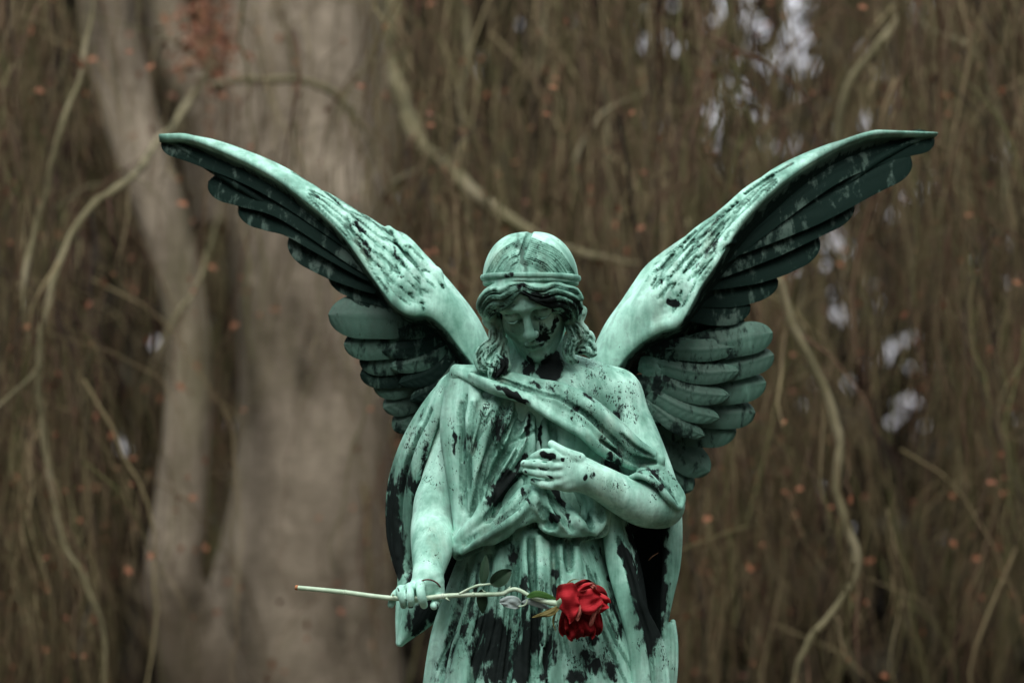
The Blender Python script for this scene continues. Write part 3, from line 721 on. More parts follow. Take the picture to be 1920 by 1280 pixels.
    stain = blots(v, [(965, 742, 30, 7, 30, 1.0), (940, 728, 20, 5, 28, .6), (1080, 765, 8, 5, 0, .8), (1072, 782, 5, 4, 0, .8), (1145, 850, 6, 7, 0, .7), (1240, 915, 7, 6, 30, .9), (1212, 880, 30, 8, 0, .5), (1110, 745, 24, 6, 35, .5), (1050, 740, 40, 8, 25, .25), (1025, 728, 30, 6, 20, .5),
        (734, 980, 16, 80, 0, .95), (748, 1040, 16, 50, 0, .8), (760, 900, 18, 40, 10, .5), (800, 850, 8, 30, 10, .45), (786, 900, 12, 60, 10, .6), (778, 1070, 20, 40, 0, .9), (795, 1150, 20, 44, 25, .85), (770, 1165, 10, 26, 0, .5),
        (1184, 1070, 10, 44, -16, 1.1), (1200, 1118, 9, 34, -14, 1.1), (1166, 1030, 8, 24, 0, .7), (1222, 1060, 28, 150, 0, 1.2), (1215, 980, 40, 60, 0, 1.2), (1230, 1140, 14, 60, 0, 1.2), (1238, 1060, 10, 120, 4, .9), (1255, 1000, 6, 5, 0, .3), (845, 1050, 26, 70, 0, 1.1), (1150, 890, 22, 40, 0, .9)], -0.6)  # blots in the cloak hollow and arm gaps are painted shade; others are stain
    fleck = blots(v, [(850, 730, 40, 30, 0, .4), (790, 810, 30, 60, 30, .46), (1080, 760, 90, 40, 35, .42), (1160, 840, 60, 40, 20, .4), (1250, 900, 40, 40, 0, .36), (1215, 1190, 40, 60, 0, .38), (1250, 1240, 20, 40, 0, .36)], 0.06)
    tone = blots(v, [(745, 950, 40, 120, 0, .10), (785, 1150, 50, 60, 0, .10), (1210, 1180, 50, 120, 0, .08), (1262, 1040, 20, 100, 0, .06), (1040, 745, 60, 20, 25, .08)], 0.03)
    return mesh_obj('mantle', v, f, M_PAT, angel, attrs=dict(stain=stain, fleck=fleck, tone=tone, dirt=F.vdirt))  # stain includes the shade painted in the cloak hollow and arm gaps

# ------------------------------------------------------------------ wings
def feather_mesh(pts, width, thick=3.2, tilt=0.25, side=1, emul=1.5, seed=0, curl=0.035):
    """a bronze feather: pts [(px,py,d)] root to tip, a blade with a shaft, cut barbs and a rounded end"""
    rnd = random.Random(seed)
    C = spl(np.array([V(*p) for p in pts]), 6); C = resample(C, 80); C = np.stack([np.interp(1-(1-np.linspace(0, 1, 56))**1.8, np.linspace(0, 1, 80), C[:, j]) for j in range(3)], 1)
    n, m = 56, 15
    T = np.gradient(C, axis=0); T /= np.linalg.norm(T, axis=1)[:, None]
    S = np.stack([-T[:, 2], np.zeros(n), T[:, 0]], 1)*side     # across, in the picture plane
    S[:, 1] = tilt
    S -= (S*T).sum(1)[:, None]*T; S /= np.linalg.norm(S, axis=1)[:, None]
    N = np.cross(T, S); N[N[:, 1] > 0] *= -1                    # towards the viewer
    t = 1-(1-np.linspace(0, 1, n))**1.8
    s_end = 1-t
    L = np.linalg.norm(np.diff(C, axis=0), axis=1).sum()
    e = width*0.5/L*emul                                        # length of the rounded end
    w = np.where(s_end < e, np.sqrt(np.clip(1-(1-s_end/e)**2, 0, 1)), 1.0)
    w = w*(0.62+0.38*np.clip(t/0.45, 0, 1)**0.7)*width/2
    u = np.linspace(-1, 1, m)
    rows = []
    ph = rnd.random()*6
    for back in (0, 1):
        for i in range(n):
            for j in range(m):
                x = u[j]
                prof = (1-abs(x)**5)
                h = thick*(0.25+0.75*prof)*min(1, 0.35+s_end[i]*8)
                if back: off = -0.3*h
                else:
                    shaft = 2.4*math.exp(-(x*8)**2)*(1-0.6*t[i])
                    barb = 0.5*math.sin((t[i]*L/2.3)+abs(x)*6.5+ph+1.2*math.sin(t[i]*9+ph))*min(1, abs(x)*3)*prof
                    off = h*0.5+shaft+barb
                off -= width*curl*x*x                        # hollowed across
                rows.append(C[i]+S[i]*x*w[i]+N[i]*off)
    rows = rows+rows                                           # a second set for the sharp rim
    Vt = np.array(rows)/1000
    RM = 2*n*m
    idx = lambda b, i, j: b*n*m+i*m+j
    Fc = []
    for i in range(n-1):
        for j in range(m-1):
            Fc.append((idx(0, i, j), idx(0, i, j+1), idx(0, i+1, j+1), idx(0, i+1, j)))
            Fc.append((idx(1, i, j), idx(1, i+1, j), idx(1, i+1, j+1), idx(1, i, j+1)))
        for j, fl in ((0, 0), (m-1, 1)):
            q = (RM+idx(0, i, j), RM+idx(0, i+1, j), RM+idx(1, i+1, j), RM+idx(1, i, j))
            Fc.append(q if not fl else q[::-1])
    for i in (0, n-1):
        for j in range(m-1):
            q = (RM+idx(0, i, j), RM+idx(1, i, j), RM+idx(1, i, j+1), RM+idx(0, i, j+1))
            Fc.append(q if i == 0 else q[::-1])
    return Vt, np.array(Fc)

def build_wing(label, rim, top, base, coverts, grooves, lobes, arm, feathers, bounds, side, stain_l):
    F = Field(*bounds, 2.5)
    def slim(L, dy):
        out = []
        for i, p in enumerate(L):
            w = max(0, (i-5)/(len(L)-6))
            out.append((p[0], p[1]+dy*w*(1 if i < len(L)-1 else 0), p[2], p[3]*(1-0.45*w+(0.75 if i == len(L)-1 else 0))))
        return out
    rim = slim(rim, -4); top = slim(top, 3)
    F.ribbon(rim, top, 10, 9, 5)
    F.ribbon(rim, base, 16, 8, -22)
    for q in arm: F.tube(q, 22)
    for (px, py, d, rx, ry, rd, a) in lobes:
        F.ell(V(px, py, d), (rx, rd, ry), 6, rotm('Y', R(a)))
    for p, r, off in coverts: F.stroke(p, r, off, 3)
    for p, r, off in grooves: F.stroke(p, r, off*1.3, 1.5, 'sub', soil=1.0)
    # rows of small covert tips over the leading arm
    ra = resample(np.array([(p[0], p[1], 0.0) for p in spl([(p[0], p[1], 0) for p in rim], 6)]), 201)
    ta = resample(np.array([(p[0], p[1], 0.0) for p in spl([(p[0], p[1], 0) for p in top], 6)]), 201)
    at = lambda s_, c_: tuple((ra[int(np.clip(s_, 0, 1)*200)]*(1-c_)+ta[int(np.clip(s_, 0, 1)*200)]*c_)[:2])
    rnd = random.Random(3)
    for row, s0 in enumerate((0.25, 0.32, 0.40, 0.49, 0.60)):
        ln = 0.05+0.022*row; nc = max(3, 5-row//2)
        for q in range(nc):
            c0 = (q+0.5+(0.5 if row % 2 else 0))/(nc+0.6)+rnd.uniform(-.03, .03); hw = 0.5/(nc+0.6)
            if not 0.1 < c0 < 0.93: continue
            l2 = ln*rnd.uniform(.85, 1.2)
            F.stroke([at(s0-l2, c0-hw), at(s0-l2*.3, c0-hw*.95), at(s0, c0), at(s0-l2*.3, c0+hw*.95), at(s0-l2, c0+hw)], 1.7, 2.6, 1.2, 'sub', soil=.8, taper=True)
            F.stroke([at(s0-l2*1.1, c0), at(s0-l2*.25, c0)], 5.5, 1.8, 4)
    v, f = F.mesh()
    X, Y = to_px(v)
    # inner face below the rim line: black crust, and painted shade on top
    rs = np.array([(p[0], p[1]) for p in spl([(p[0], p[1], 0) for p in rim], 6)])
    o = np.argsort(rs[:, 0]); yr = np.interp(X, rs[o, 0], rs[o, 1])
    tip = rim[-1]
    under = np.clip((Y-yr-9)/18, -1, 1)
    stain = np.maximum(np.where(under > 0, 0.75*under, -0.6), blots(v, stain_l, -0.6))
    tone = 0.36*np.clip(under*2, 0, 1)+np.clip((np.abs(X-960)-420)/300, 0, 1)*0.10  # underside tone paints its weaker light into the colour
    fleck = np.full(len(v), 0.08)
    w = mesh_obj('wing', v, f, M_PAT, angel, attrs=dict(stain=stain, fleck=fleck, tone=tone, dirt=F.vdirt))
    for k, (pts, wd, st, tn, tilt, *ex) in enumerate(feathers):
        vt, ft = feather_mesh(pts, wd*1.3, seed=k, tilt=tilt, side=side, emul=ex[0] if ex else 1.5, curl=0.035 if tilt >= .3 else 0.075)
        nz = np.array([mnoise.noise(Vector(p)*9+Vector((k*3.1, 0, 0))) for p in vt])
        mesh_obj('feather', vt, ft, M_PAT, w, attrs=dict(stain=st+0.45*nz, fleck=np.full(len(vt), .06), tone=tn*1.35+0.01+0.14*nz))  # feather tone adds painted underside shade to the crust
    return w

def with_d(pts, ds, rs):
    return [(p[0], p[1], d, r) for p, d, r in zip(pts, ds, rs)]

def build_wings():
    # ---- on the left of the picture
    rim = [(893, 680), (862, 640), (830, 600), (800, 580), (770, 580), (742, 566), (715, 532), (688, 496), (655, 450), (615, 408), (565, 368), (508, 328), (430, 290), (360, 264), (304, 256)]
    d = [-95, -80, -66, -52, -40, -40, -46, -54, -66, -82, -102, -126, -158, -190, -214]
    rim = with_d(rim, d, [14, 14, 14, 14, 13, 11, 8, 7, 6, 6, 6, 6, 6, 7, 8])
    top = [(905, 648), (888, 606), (862, 568), (822, 520), (792, 486), (756, 448), (724, 436), (692, 414), (640, 382), (582, 346), (522, 310), (462, 284), (402, 263), (340, 251), (304, 251)]
    d = [-110, -110, -110, -110, -112, -116, -120, -124, -130, -140, -152, -170, -192, -212, -222]
    top = with_d(top, d, [12, 12, 12, 12, 11, 10, 9, 8, 8, 7, 6, 6, 6, 7, 8])
    base = with_d([(900, 720), (860, 700), (820, 660), (790, 630), (750, 590), (715, 570), (690, 545), (660, 515), (625, 480), (580, 440), (520, 395), (450, 350), (390, 312), (335, 276), (306, 260)],
                  [-150, -150, -150, -140, -130, -124, -124, -128, -134, -144, -156, -176, -200, -216, -222], [10]*8+[8]*5+[6]*2)
    arm = [[(905, 690, -105, 30), (880, 640, -92, 30), (846, 590, -80, 32), (806, 553, -72, 34), (775, 530, -72, 34)],
           [(905, 690, -110, 34), (930, 740, -120, 40), (950, 800, -120, 40)]]
    lobes = [(762, 545, -56, 34, 44, 24, 30), (806, 530, -68, 24, 34, 20, 28)]
    C = []
    for p, r, o in [([(905, 605), (850, 510), (800, 455), (775, 405)], 10, 5), ([(1000, 580), (930, 510), (880, 440), (830, 400)], 12, 6), ([(1060, 590), (985, 500), (925, 435)], 12, 7),
                    ([(1110, 630), (1050, 560), (1000, 500)], 10, 6), ([(1150, 680), (1110, 610), (1070, 560)], 8, 5), 
                    ([(930, 520), (860, 450), (800, 400)], 9, 3)]:
        C.append((zl(p), r, o))
    G = []
    for p in [[(905, 590), (850, 545), (800, 480), (770, 410)], [(960, 560), (900, 500), (850, 440), (790, 385)], [(1055, 620), (1040, 590), (960, 500), (905, 430)], [(1000, 560), (970, 500), (930, 440)],
              [(1135, 660), (1090, 600), (1030, 520)], [(900, 440), (820, 370), (740, 310), (640, 245)], [(830, 490), (800, 420), (785, 390)], [(770, 370), (680, 290), (580, 220), (490, 165)], [(870, 500), (820, 440), (760, 390)], [(920, 600), (870, 570), (820, 520)],
              [(1060, 740), (1050, 690), (1040, 620)]]:
        G.append((zl(p), 3.2, 4.6))
    FE = []
    def fl(p, ds, w, st, tn, tilt, *ex): FE.append(([(x, y, dd) for (x, y), dd in zip(zl(p), ds)], w, st, tn, tilt, *ex))
    fl([(840, 520), (480, 262), (200, 140), (48, 90)], (-92, -150, -205, -220), 40, .70, .36, .35, 1.25)
    fl([(860, 570), (560, 345), (370, 280), (228, 248)], (-92, -138, -180, -206), 56, .70, .36, .35)
    fl([(880, 600), (600, 415), (470, 370), (345, 340)], (-92, -134, -162, -184), 58, .70, .36, .35)
    fl([(900, 640), (740, 560), (640, 510), (545, 455)], (-98, -122, -140, -154), 64, .70, .36, .35)
    fl([(950, 700), (850, 655), (770, 620), (698, 580)], (-104, -116, -126, -134), 54, .70, .36, .35)
    fl([(990, 720), (910, 700), (830, 670), (770, 640)], (-100, -110, -116, -120), 46, .70, .36, .35)
    # lower tier
    fl([(1180, 960), (1070, 1100), (945, 1210)], (-150, -146, -150), 42, .30, .22, .15)
    fl([(1180, 930), (1080, 1050), (905, 1125)], (-142, -138, -144), 44, .30, .22, .15)
    fl([(1170, 900), (1050, 1000), (868, 1050)], (-134, -130, -138), 46, .34, .23, .15)
    fl([(1170, 880), (1000, 985), (815, 995)], (-128, -124, -132), 40, .42, .25, .15)
    fl([(1160, 850), (980, 930), (812, 945)], (-122, -118, -126), 44, .42, .25, .15)
    fl([(1140, 810), (950, 865), (752, 878)], (-116, -110, -120), 50, .40, .24, .15)
    fl([(1130, 770), (940, 768), (692, 764)], (-108, -100, -112), 68, .26, .25, .15)
    for k, (a, b, w) in enumerate([((1170, 800), (1000, 850), 40), ((1190, 860), (1040, 920), 36), ((1200, 900), (1080, 980), 34), ((1210, 940), (1120, 1040), 32), ((1180, 830), (1120, 870), 40), ((1210, 900), (1130, 930), 38)]):
        fl([a, ((a[0]+b[0])/2, (a[1]+b[1])/2-6), b], (-108, -102, -104), w, .85, .2, .1)
    for a, m_, b, w in (((1150, 790), (1010, 815), (880, 822), 34), ((1160, 830), (1030, 885), (900, 905), 32), ((1170, 870), (1060, 935), (930, 968), 32), ((1180, 900), (1090, 985), (965, 1030), 32), ((1190, 930), (1120, 1030), (1010, 1095), 30)):
        fl([a, m_, b], (-106, -98, -108), w, .55, .26, .15, 3.2)
    build_wing('', rim, top, base, C, G, lobes, arm, FE, (-690, 20, -30, 260, -190, 420), -1,
               [(690, 470, 8, 30, -30, .5), (672, 425, 20, 6, 40, .55), (750, 520, 6, 3, 0, .4), (740, 470, 4, 30, -35, .4)])
    # ---- on the right of the picture
    rim = [(1150, 690), (1172, 660), (1200, 634), (1238, 612), (1272, 600), (1292, 568), (1312, 530), (1340, 490), (1366, 448), (1396, 406), (1440, 362), (1486, 326), (1532, 297), (1590, 268), (1650, 252), (1748, 247)]
    d = [-95, -80, -66, -52, -42, -40, -42, -50, -60, -72, -90, -112, -134, -162, -188, -222]
    rim = with_d(rim, d, [14, 14, 14, 14, 12, 10, 8, 7, 6, 6, 6, 6, 6, 6, 7, 8])
    top = [(1126, 655), (1146, 612), (1172, 574), (1196, 538), (1220, 504), (1262, 470), (1312, 434), (1356, 398), (1404, 358), (1452, 320), (1502, 293), (1560, 270), (1620, 254), (1690, 244), (1748, 244)]
    d = [-110, -110, -110, -110, -110, -112, -116, -120, -128, -138, -152, -172, -196, -216, -226]
    top = with_d(top, d, [12, 12, 12, 12, 11, 10, 9, 8, 8, 7, 6, 6, 6, 7, 8])
    base = with_d([(1140, 730), (1180, 700), (1220, 670), (1260, 640), (1300, 610), (1330, 580), (1360, 555), (1390, 530), (1430, 490), (1480, 440), (1530, 395), (1580, 350), (1640, 305), (1700, 272), (1746, 252)],
                  [-150, -150, -150, -140, -130, -124, -124, -128, -134, -144, -156, -176, -200, -216, -224], [10]*8+[8]*5+[6]*2)
    arm = [[(1140, 690, -105, 30), (1160, 640, -92, 30), (1192, 596, -80, 33), (1232, 562, -72, 35), (1262, 540, -72, 35)],
           [(1140, 690, -110, 34), (1110, 740, -120, 40), (1080, 800, -120, 40)]]
    lobes = [(1280, 545, -54, 28, 40, 24, -25), (1256, 535, -64, 18, 32, 20, -25), (1236, 532, -74, 14, 26, 18, -25)]
    C = []; G = []
    for p, r, o in [([(270, 540), (320, 470), (390, 395), (450, 345)], 10, 5), ([(300, 540), (360, 460), (440, 370), (520, 300)], 10, 5), ([(335, 520), (400, 440), (470, 360), (560, 270)], 10, 5), ([(360, 520), (430, 430), (500, 350), (600, 250)], 9, 5),
                    ([(390, 530), (440, 470), (490, 420), (525, 415)], 9, 6), ([(420, 370), (500, 310), (580, 240), (660, 190)], 9, 4), ([(240, 560), (270, 510), (320, 450)], 8, 4), ([(215, 590), (240, 550), (270, 500)], 8, 4)]:
        C.append((zr(p), r, o))
    for p in [[(285, 545), (340, 470), (415, 385), (480, 330)], [(318, 535), (380, 450), (455, 365), (540, 285)], [(350, 530), (410, 450), (490, 350), (590, 250)], [(385, 520), (440, 440), (500, 360), (560, 290)], [(400, 545), (450, 480), (500, 430)],
              [(255, 560), (290, 500), (340, 440), (400, 380)], [(560, 260), (640, 205), (720, 155)], [(345, 560), (365, 510)], [(310, 560), (325, 515)], [(270, 520), (320, 460)]]:
        G.append((zr(p), 3.0, 4.6))
    FE = []
    def fr(p, ds, w, st, tn, tilt, *ex): FE.append(([(x, y, dd) for (x, y), dd in zip(zr(p), ds)], w, st, tn, tilt, *ex))
    fr([(480, 470), (800, 215), (1000, 118), (1194, 68)], (-92, -150, -205, -224), 40, .64, .33, .3, 1.25)
    fr([(450, 450), (800, 290), (980, 195), (1115, 132)], (-92, -146, -190, -212), 58, .64, .33, .3)
    fr([(390, 520), (700, 375), (820, 318), (922, 270)], (-92, -136, -160, -182), 64, .64, .33, .3)
    fr([(380, 540), (620, 480), (720, 440), (808, 396)], (-96, -126, -142, -156), 62, .64, .33, .3)
    fr([(360, 590), (530, 570), (610, 550), (674, 545)], (-104, -118, -126, -134), 56, .64, .33, .3)
    fr([(330, 630), (480, 640), (540, 632), (582, 628)], (-100, -110, -114, -118), 50, .64, .33, .3)
    fr([(230, 760), (400, 715), (560, 672)], (-130, -128, -132), 60, .75, .24, .2)
    fr([(260, 1060), (320, 1170), (388, 1242)], (-160, -158, -160), 44, .3, .2, .15)
    fr([(240, 1000), (330, 1100), (446, 1180)], (-152, -148, -152), 52, 0.18, 0.21, .15)
    fr([(230, 950), (360, 1030), (535, 1045)], (-144, -138, -142), 52, 0.18, 0.20, .15)
    fr([(240, 920), (420, 980), (598, 984)], (-136, -130, -136), 46, 0.20, 0.20, .15)
    fr([(250, 870), (450, 905), (634, 884)], (-128, -122, -128), 48, 0.18, 0.19, .15)
    fr([(280, 825), (480, 835), (660, 792)], (-120, -112, -120), 42, 0.14, 0.17, .15)
    fr([(300, 790), (480, 752), (656, 718)], (-112, -104, -112), 50, .40, .19, .15)
    for k, (a, b, w) in enumerate([((250, 780), (420, 780), 38), ((240, 830), (420, 850), 36), ((220, 860), (370, 910), 36), ((210, 900), (340, 960), 34), ((200, 930), (300, 1020), 34), ((230, 770), (330, 770), 34), ((210, 820), (300, 850), 34), ((190, 880), (280, 920), 34)]):
        fr([a, ((a[0]+b[0])/2, (a[1]+b[1])/2-6), b], (-108, -102, -106), w, .45+.1*(k % 3), .14, .1)
    for a, m_, b, w in (((270, 770), (420, 775), (548, 762), 34), ((250, 815), (410, 850), (545, 845), 34), ((240, 860), (390, 915), (512, 928), 34), ((230, 900), (360, 970), (478, 1002), 32), ((230, 940), (340, 1020), (430, 1062), 30)):
        fr([a, m_, b], (-106, -97, -107), w, .26, .17, .15, 3.2)
    build_wing('', rim, top, base, C, G, lobes, arm, FE, (100, 840, -30, 260, -190, 425), 1,
               [(1262, 568, 14, 8, 20, .72), (1240, 530, 3, 8, 0, .5), (1330, 470, 4, 40, 40, .4), (1370, 460, 8, 12, 40, .6)])

# ------------------------------------------------------------------ the rose in the lowered hand
def tube_mesh(Q, sides=10, cap=True):
    """Q (n,4) millimetres -> verts (m), quads"""
    n = len(Q); P = Q[:, :3]; T = np.gradient(P, axis=0); T /= np.linalg.norm(T, axis=1)[:, None]+1e-9
    ref = np.array([0, 1.0, 0]); A = np.cross(T, ref); bad = np.linalg.norm(A, axis=1) < 0.2
    A[bad] = np.cross(T[bad], np.array([1.0, 0, 0])); A /= np.linalg.norm(A, axis=1)[:, None]; B = np.cross(T, A)
    a = np.linspace(0, 2*np.pi, sides, endpoint=False)
    v = P[:, None]+Q[:, 3, None, None]*(np.cos(a)[None, :, None]*A[:, None]+np.sin(a)[None, :, None]*B[:, None])
    v = v.reshape(-1, 3)
    i, j = np.meshgrid(np.arange(n-1), np.arange(sides), indexing='ij'); j2 = (j+1) % sides
    f = np.stack([i*sides+j, i*sides+j2, (i+1)*sides+j2, (i+1)*sides+j], -1).reshape(-1, 4)
    if cap:
        v = np.vstack([v, P[0], P[-1]]); k = n*sides; js = np.arange(0, sides, 2)
        f = np.vstack([f, [[k, (q+2) % sides, (q+1) % sides, q] for q in js], [[k+1, (n-1)*sides+q, (n-1)*sides+(q+1) % sides, (n-1)*sides+(q+2) % sides] for q in js]])
    return v/1000, f

def blade_mesh(pts, width, prof, bulge=0.0, side_tilt=0.0, thick=0.8, ruffle=0.0, fold=0.0, seed=0, n=26, m=15, notch=0.0):
    """a leaf or petal: midrib pts [(px,py,d)], width profile prof(t), cupped towards the viewer by bulge"""
    C = resample(spl(np.array([V(*p) for p in pts]), 3), n)
    T = np.gradient(C, axis=0); T /= np.linalg.norm(T, axis=1)[:, None]
    S = np.stack([-T[:, 2], np.zeros(n), T[:, 0]], 1); S[:, 1] = side_tilt
    S -= (S*T).sum(1)[:, None]*T; S /= np.linalg.norm(S, axis=1)[:, None]
    N = np.cross(T, S); N[N[:, 1] > 0] *= -1
    t = np.linspace(0, 1, n); u = np.linspace(-1, 1, m); w = np.array([prof(x) for x in t])*width/2
    rows = []
    for back in (0, 1):
        for i in range(n):
            for j in range(m):
                x = u[j]
                rf = ruffle*mnoise.noise(Vector((x*2.2+seed*7.3, t[i]*3.6, seed*1.7)))*(0.3+abs(x)+t[i])
                off = bulge*(1-x*x)*math.sin(math.pi*min(1, t[i]*0.9+0.05))+fold*abs(x)+rf-(thick if back else 0)
                along = notch*width*((1-abs(x)**1.5)*-(t[i]**6)+0.9*t[i]**3*mnoise.noise(Vector((x*5+seed, seed*3.1, 0))))
                rows.append(C[i]+S[i]*x*w[i]+N[i]*off+T[i]*along)
    v = np.array(rows+rows)/1000; RM = 2*n*m
    ix = lambda b, i, j: b*n*m+i*m+j
    f = []
    for i in range(n-1):
        for j in range(m-1):
            f.append((ix(0, i, j), ix(0, i, j+1), ix(0, i+1, j+1), ix(0, i+1, j)))
            f.append((ix(1, i, j), ix(1, i+1, j), ix(1, i+1, j+1), ix(1, i, j+1)))
        f.append((RM+ix(0, i, 0), RM+ix(0, i+1, 0), RM+ix(1, i+1, 0), RM+ix(1, i, 0)))
        f.append((RM+ix(0, i, m-1), RM+ix(1, i, m-1), RM+ix(1, i+1, m-1), RM+ix(0, i+1, m-1)))
    for j in range(m-1):
        f.append((RM+ix(0, n-1, j), RM+ix(0, n-1, j+1), RM+ix(1, n-1, j+1), RM+ix(1, n-1, j)))
    X, Yy = np.meshgrid(u, t)
    return v, np.array(f), np.tile(X.ravel(), 4), np.tile(Yy.ravel(), 4)

def simple_mat(name, stops, scale=(1, 1, 1), nscale=20, rough=0.5, bump=0.2, spec=0.4, dist=0.002, sss=0.0):
    m, nt, b = new_mat(name)
    tc = nd(nt, 'ShaderNodeTexCoord').outputs['Object']
    n1 = noise_n(nt, mapping(nt, tc, scale), nscale, 5, 0.6)
    c = ramp(nt, n1, stops).outputs[0]
    nt.links.new(c, b.inputs['Base Color']); b.inputs['Roughness'].default_value = rough; b.inputs['Specular IOR Level'].default_value = spec
    if bump:
        bp = nd(nt, 'ShaderNodeBump'); bp.inputs['Strength'].default_value = bump; bp.inputs['Distance'].default_value = dist
        nt.links.new(noise_n(nt, mapping(nt, tc, scale), nscale*3, 4, 0.6), bp.inputs['Height']); nt.links.new(bp.outputs[0], b.inputs['Normal'])
    return m

def veined_mat(name, c0, c1, edge, rough=0.8, spec=0.12, veins=9.0, edge_at=0.86):
    """petals and leaves: veins fanning from the base, a differently coloured margin"""
    m, nt, b = new_mat(name)
    tc = nd(nt, 'ShaderNodeTexCoord').outputs['Object']
    x = attr(nt, 'across'); t = attr(nt, 'along')
    cv = nd(nt, 'ShaderNodeCombineXYZ')
    nt.links.new(mth(nt, 'MULTIPLY', x, veins), cv.inputs[0]); nt.links.new(mth(nt, 'MULTIPLY', t, 1.2), cv.inputs[1])
    vn = noise_n(nt, cv.outputs[0], 2.2, 4, 0.7)
    n2 = noise_n(nt, tc, 55, 4, 0.6)
    f = mth(nt, 'ADD', mth(nt, 'MULTIPLY', vn, 0.65), mth(nt, 'MULTIPLY', n2, 0.35))
    col = ramp(nt, f, [(0.35, c0), (0.68, c1)]).outputs[0]
    ed = mth(nt, 'ADD', mth(nt, 'ABSOLUTE', x), mth(nt, 'MULTIPLY', mth(nt, 'SUBTRACT', n2, 0.5), 0.25))
    col = mixc(nt, mth(nt, 'MULTIPLY', ramp(nt, ed, [(edge_at, (0, 0, 0)), (min(1, edge_at+0.13), (1, 1, 1))]).outputs[0], 0.6), col, edge)
    nt.links.new(col, b.inputs['Base Color']); b.inputs['Roughness'].default_value = rough
    b.inputs['Specular IOR Level'].default_value = spec
    bp = nd(nt, 'ShaderNodeBump'); bp.inputs['Strength'].default_value = 0.3; bp.inputs['Distance'].default_value = 0.0012
    nt.links.new(vn, bp.inputs['Height']); nt.links.new(bp.outputs[0], b.inputs['Normal'])
    return m

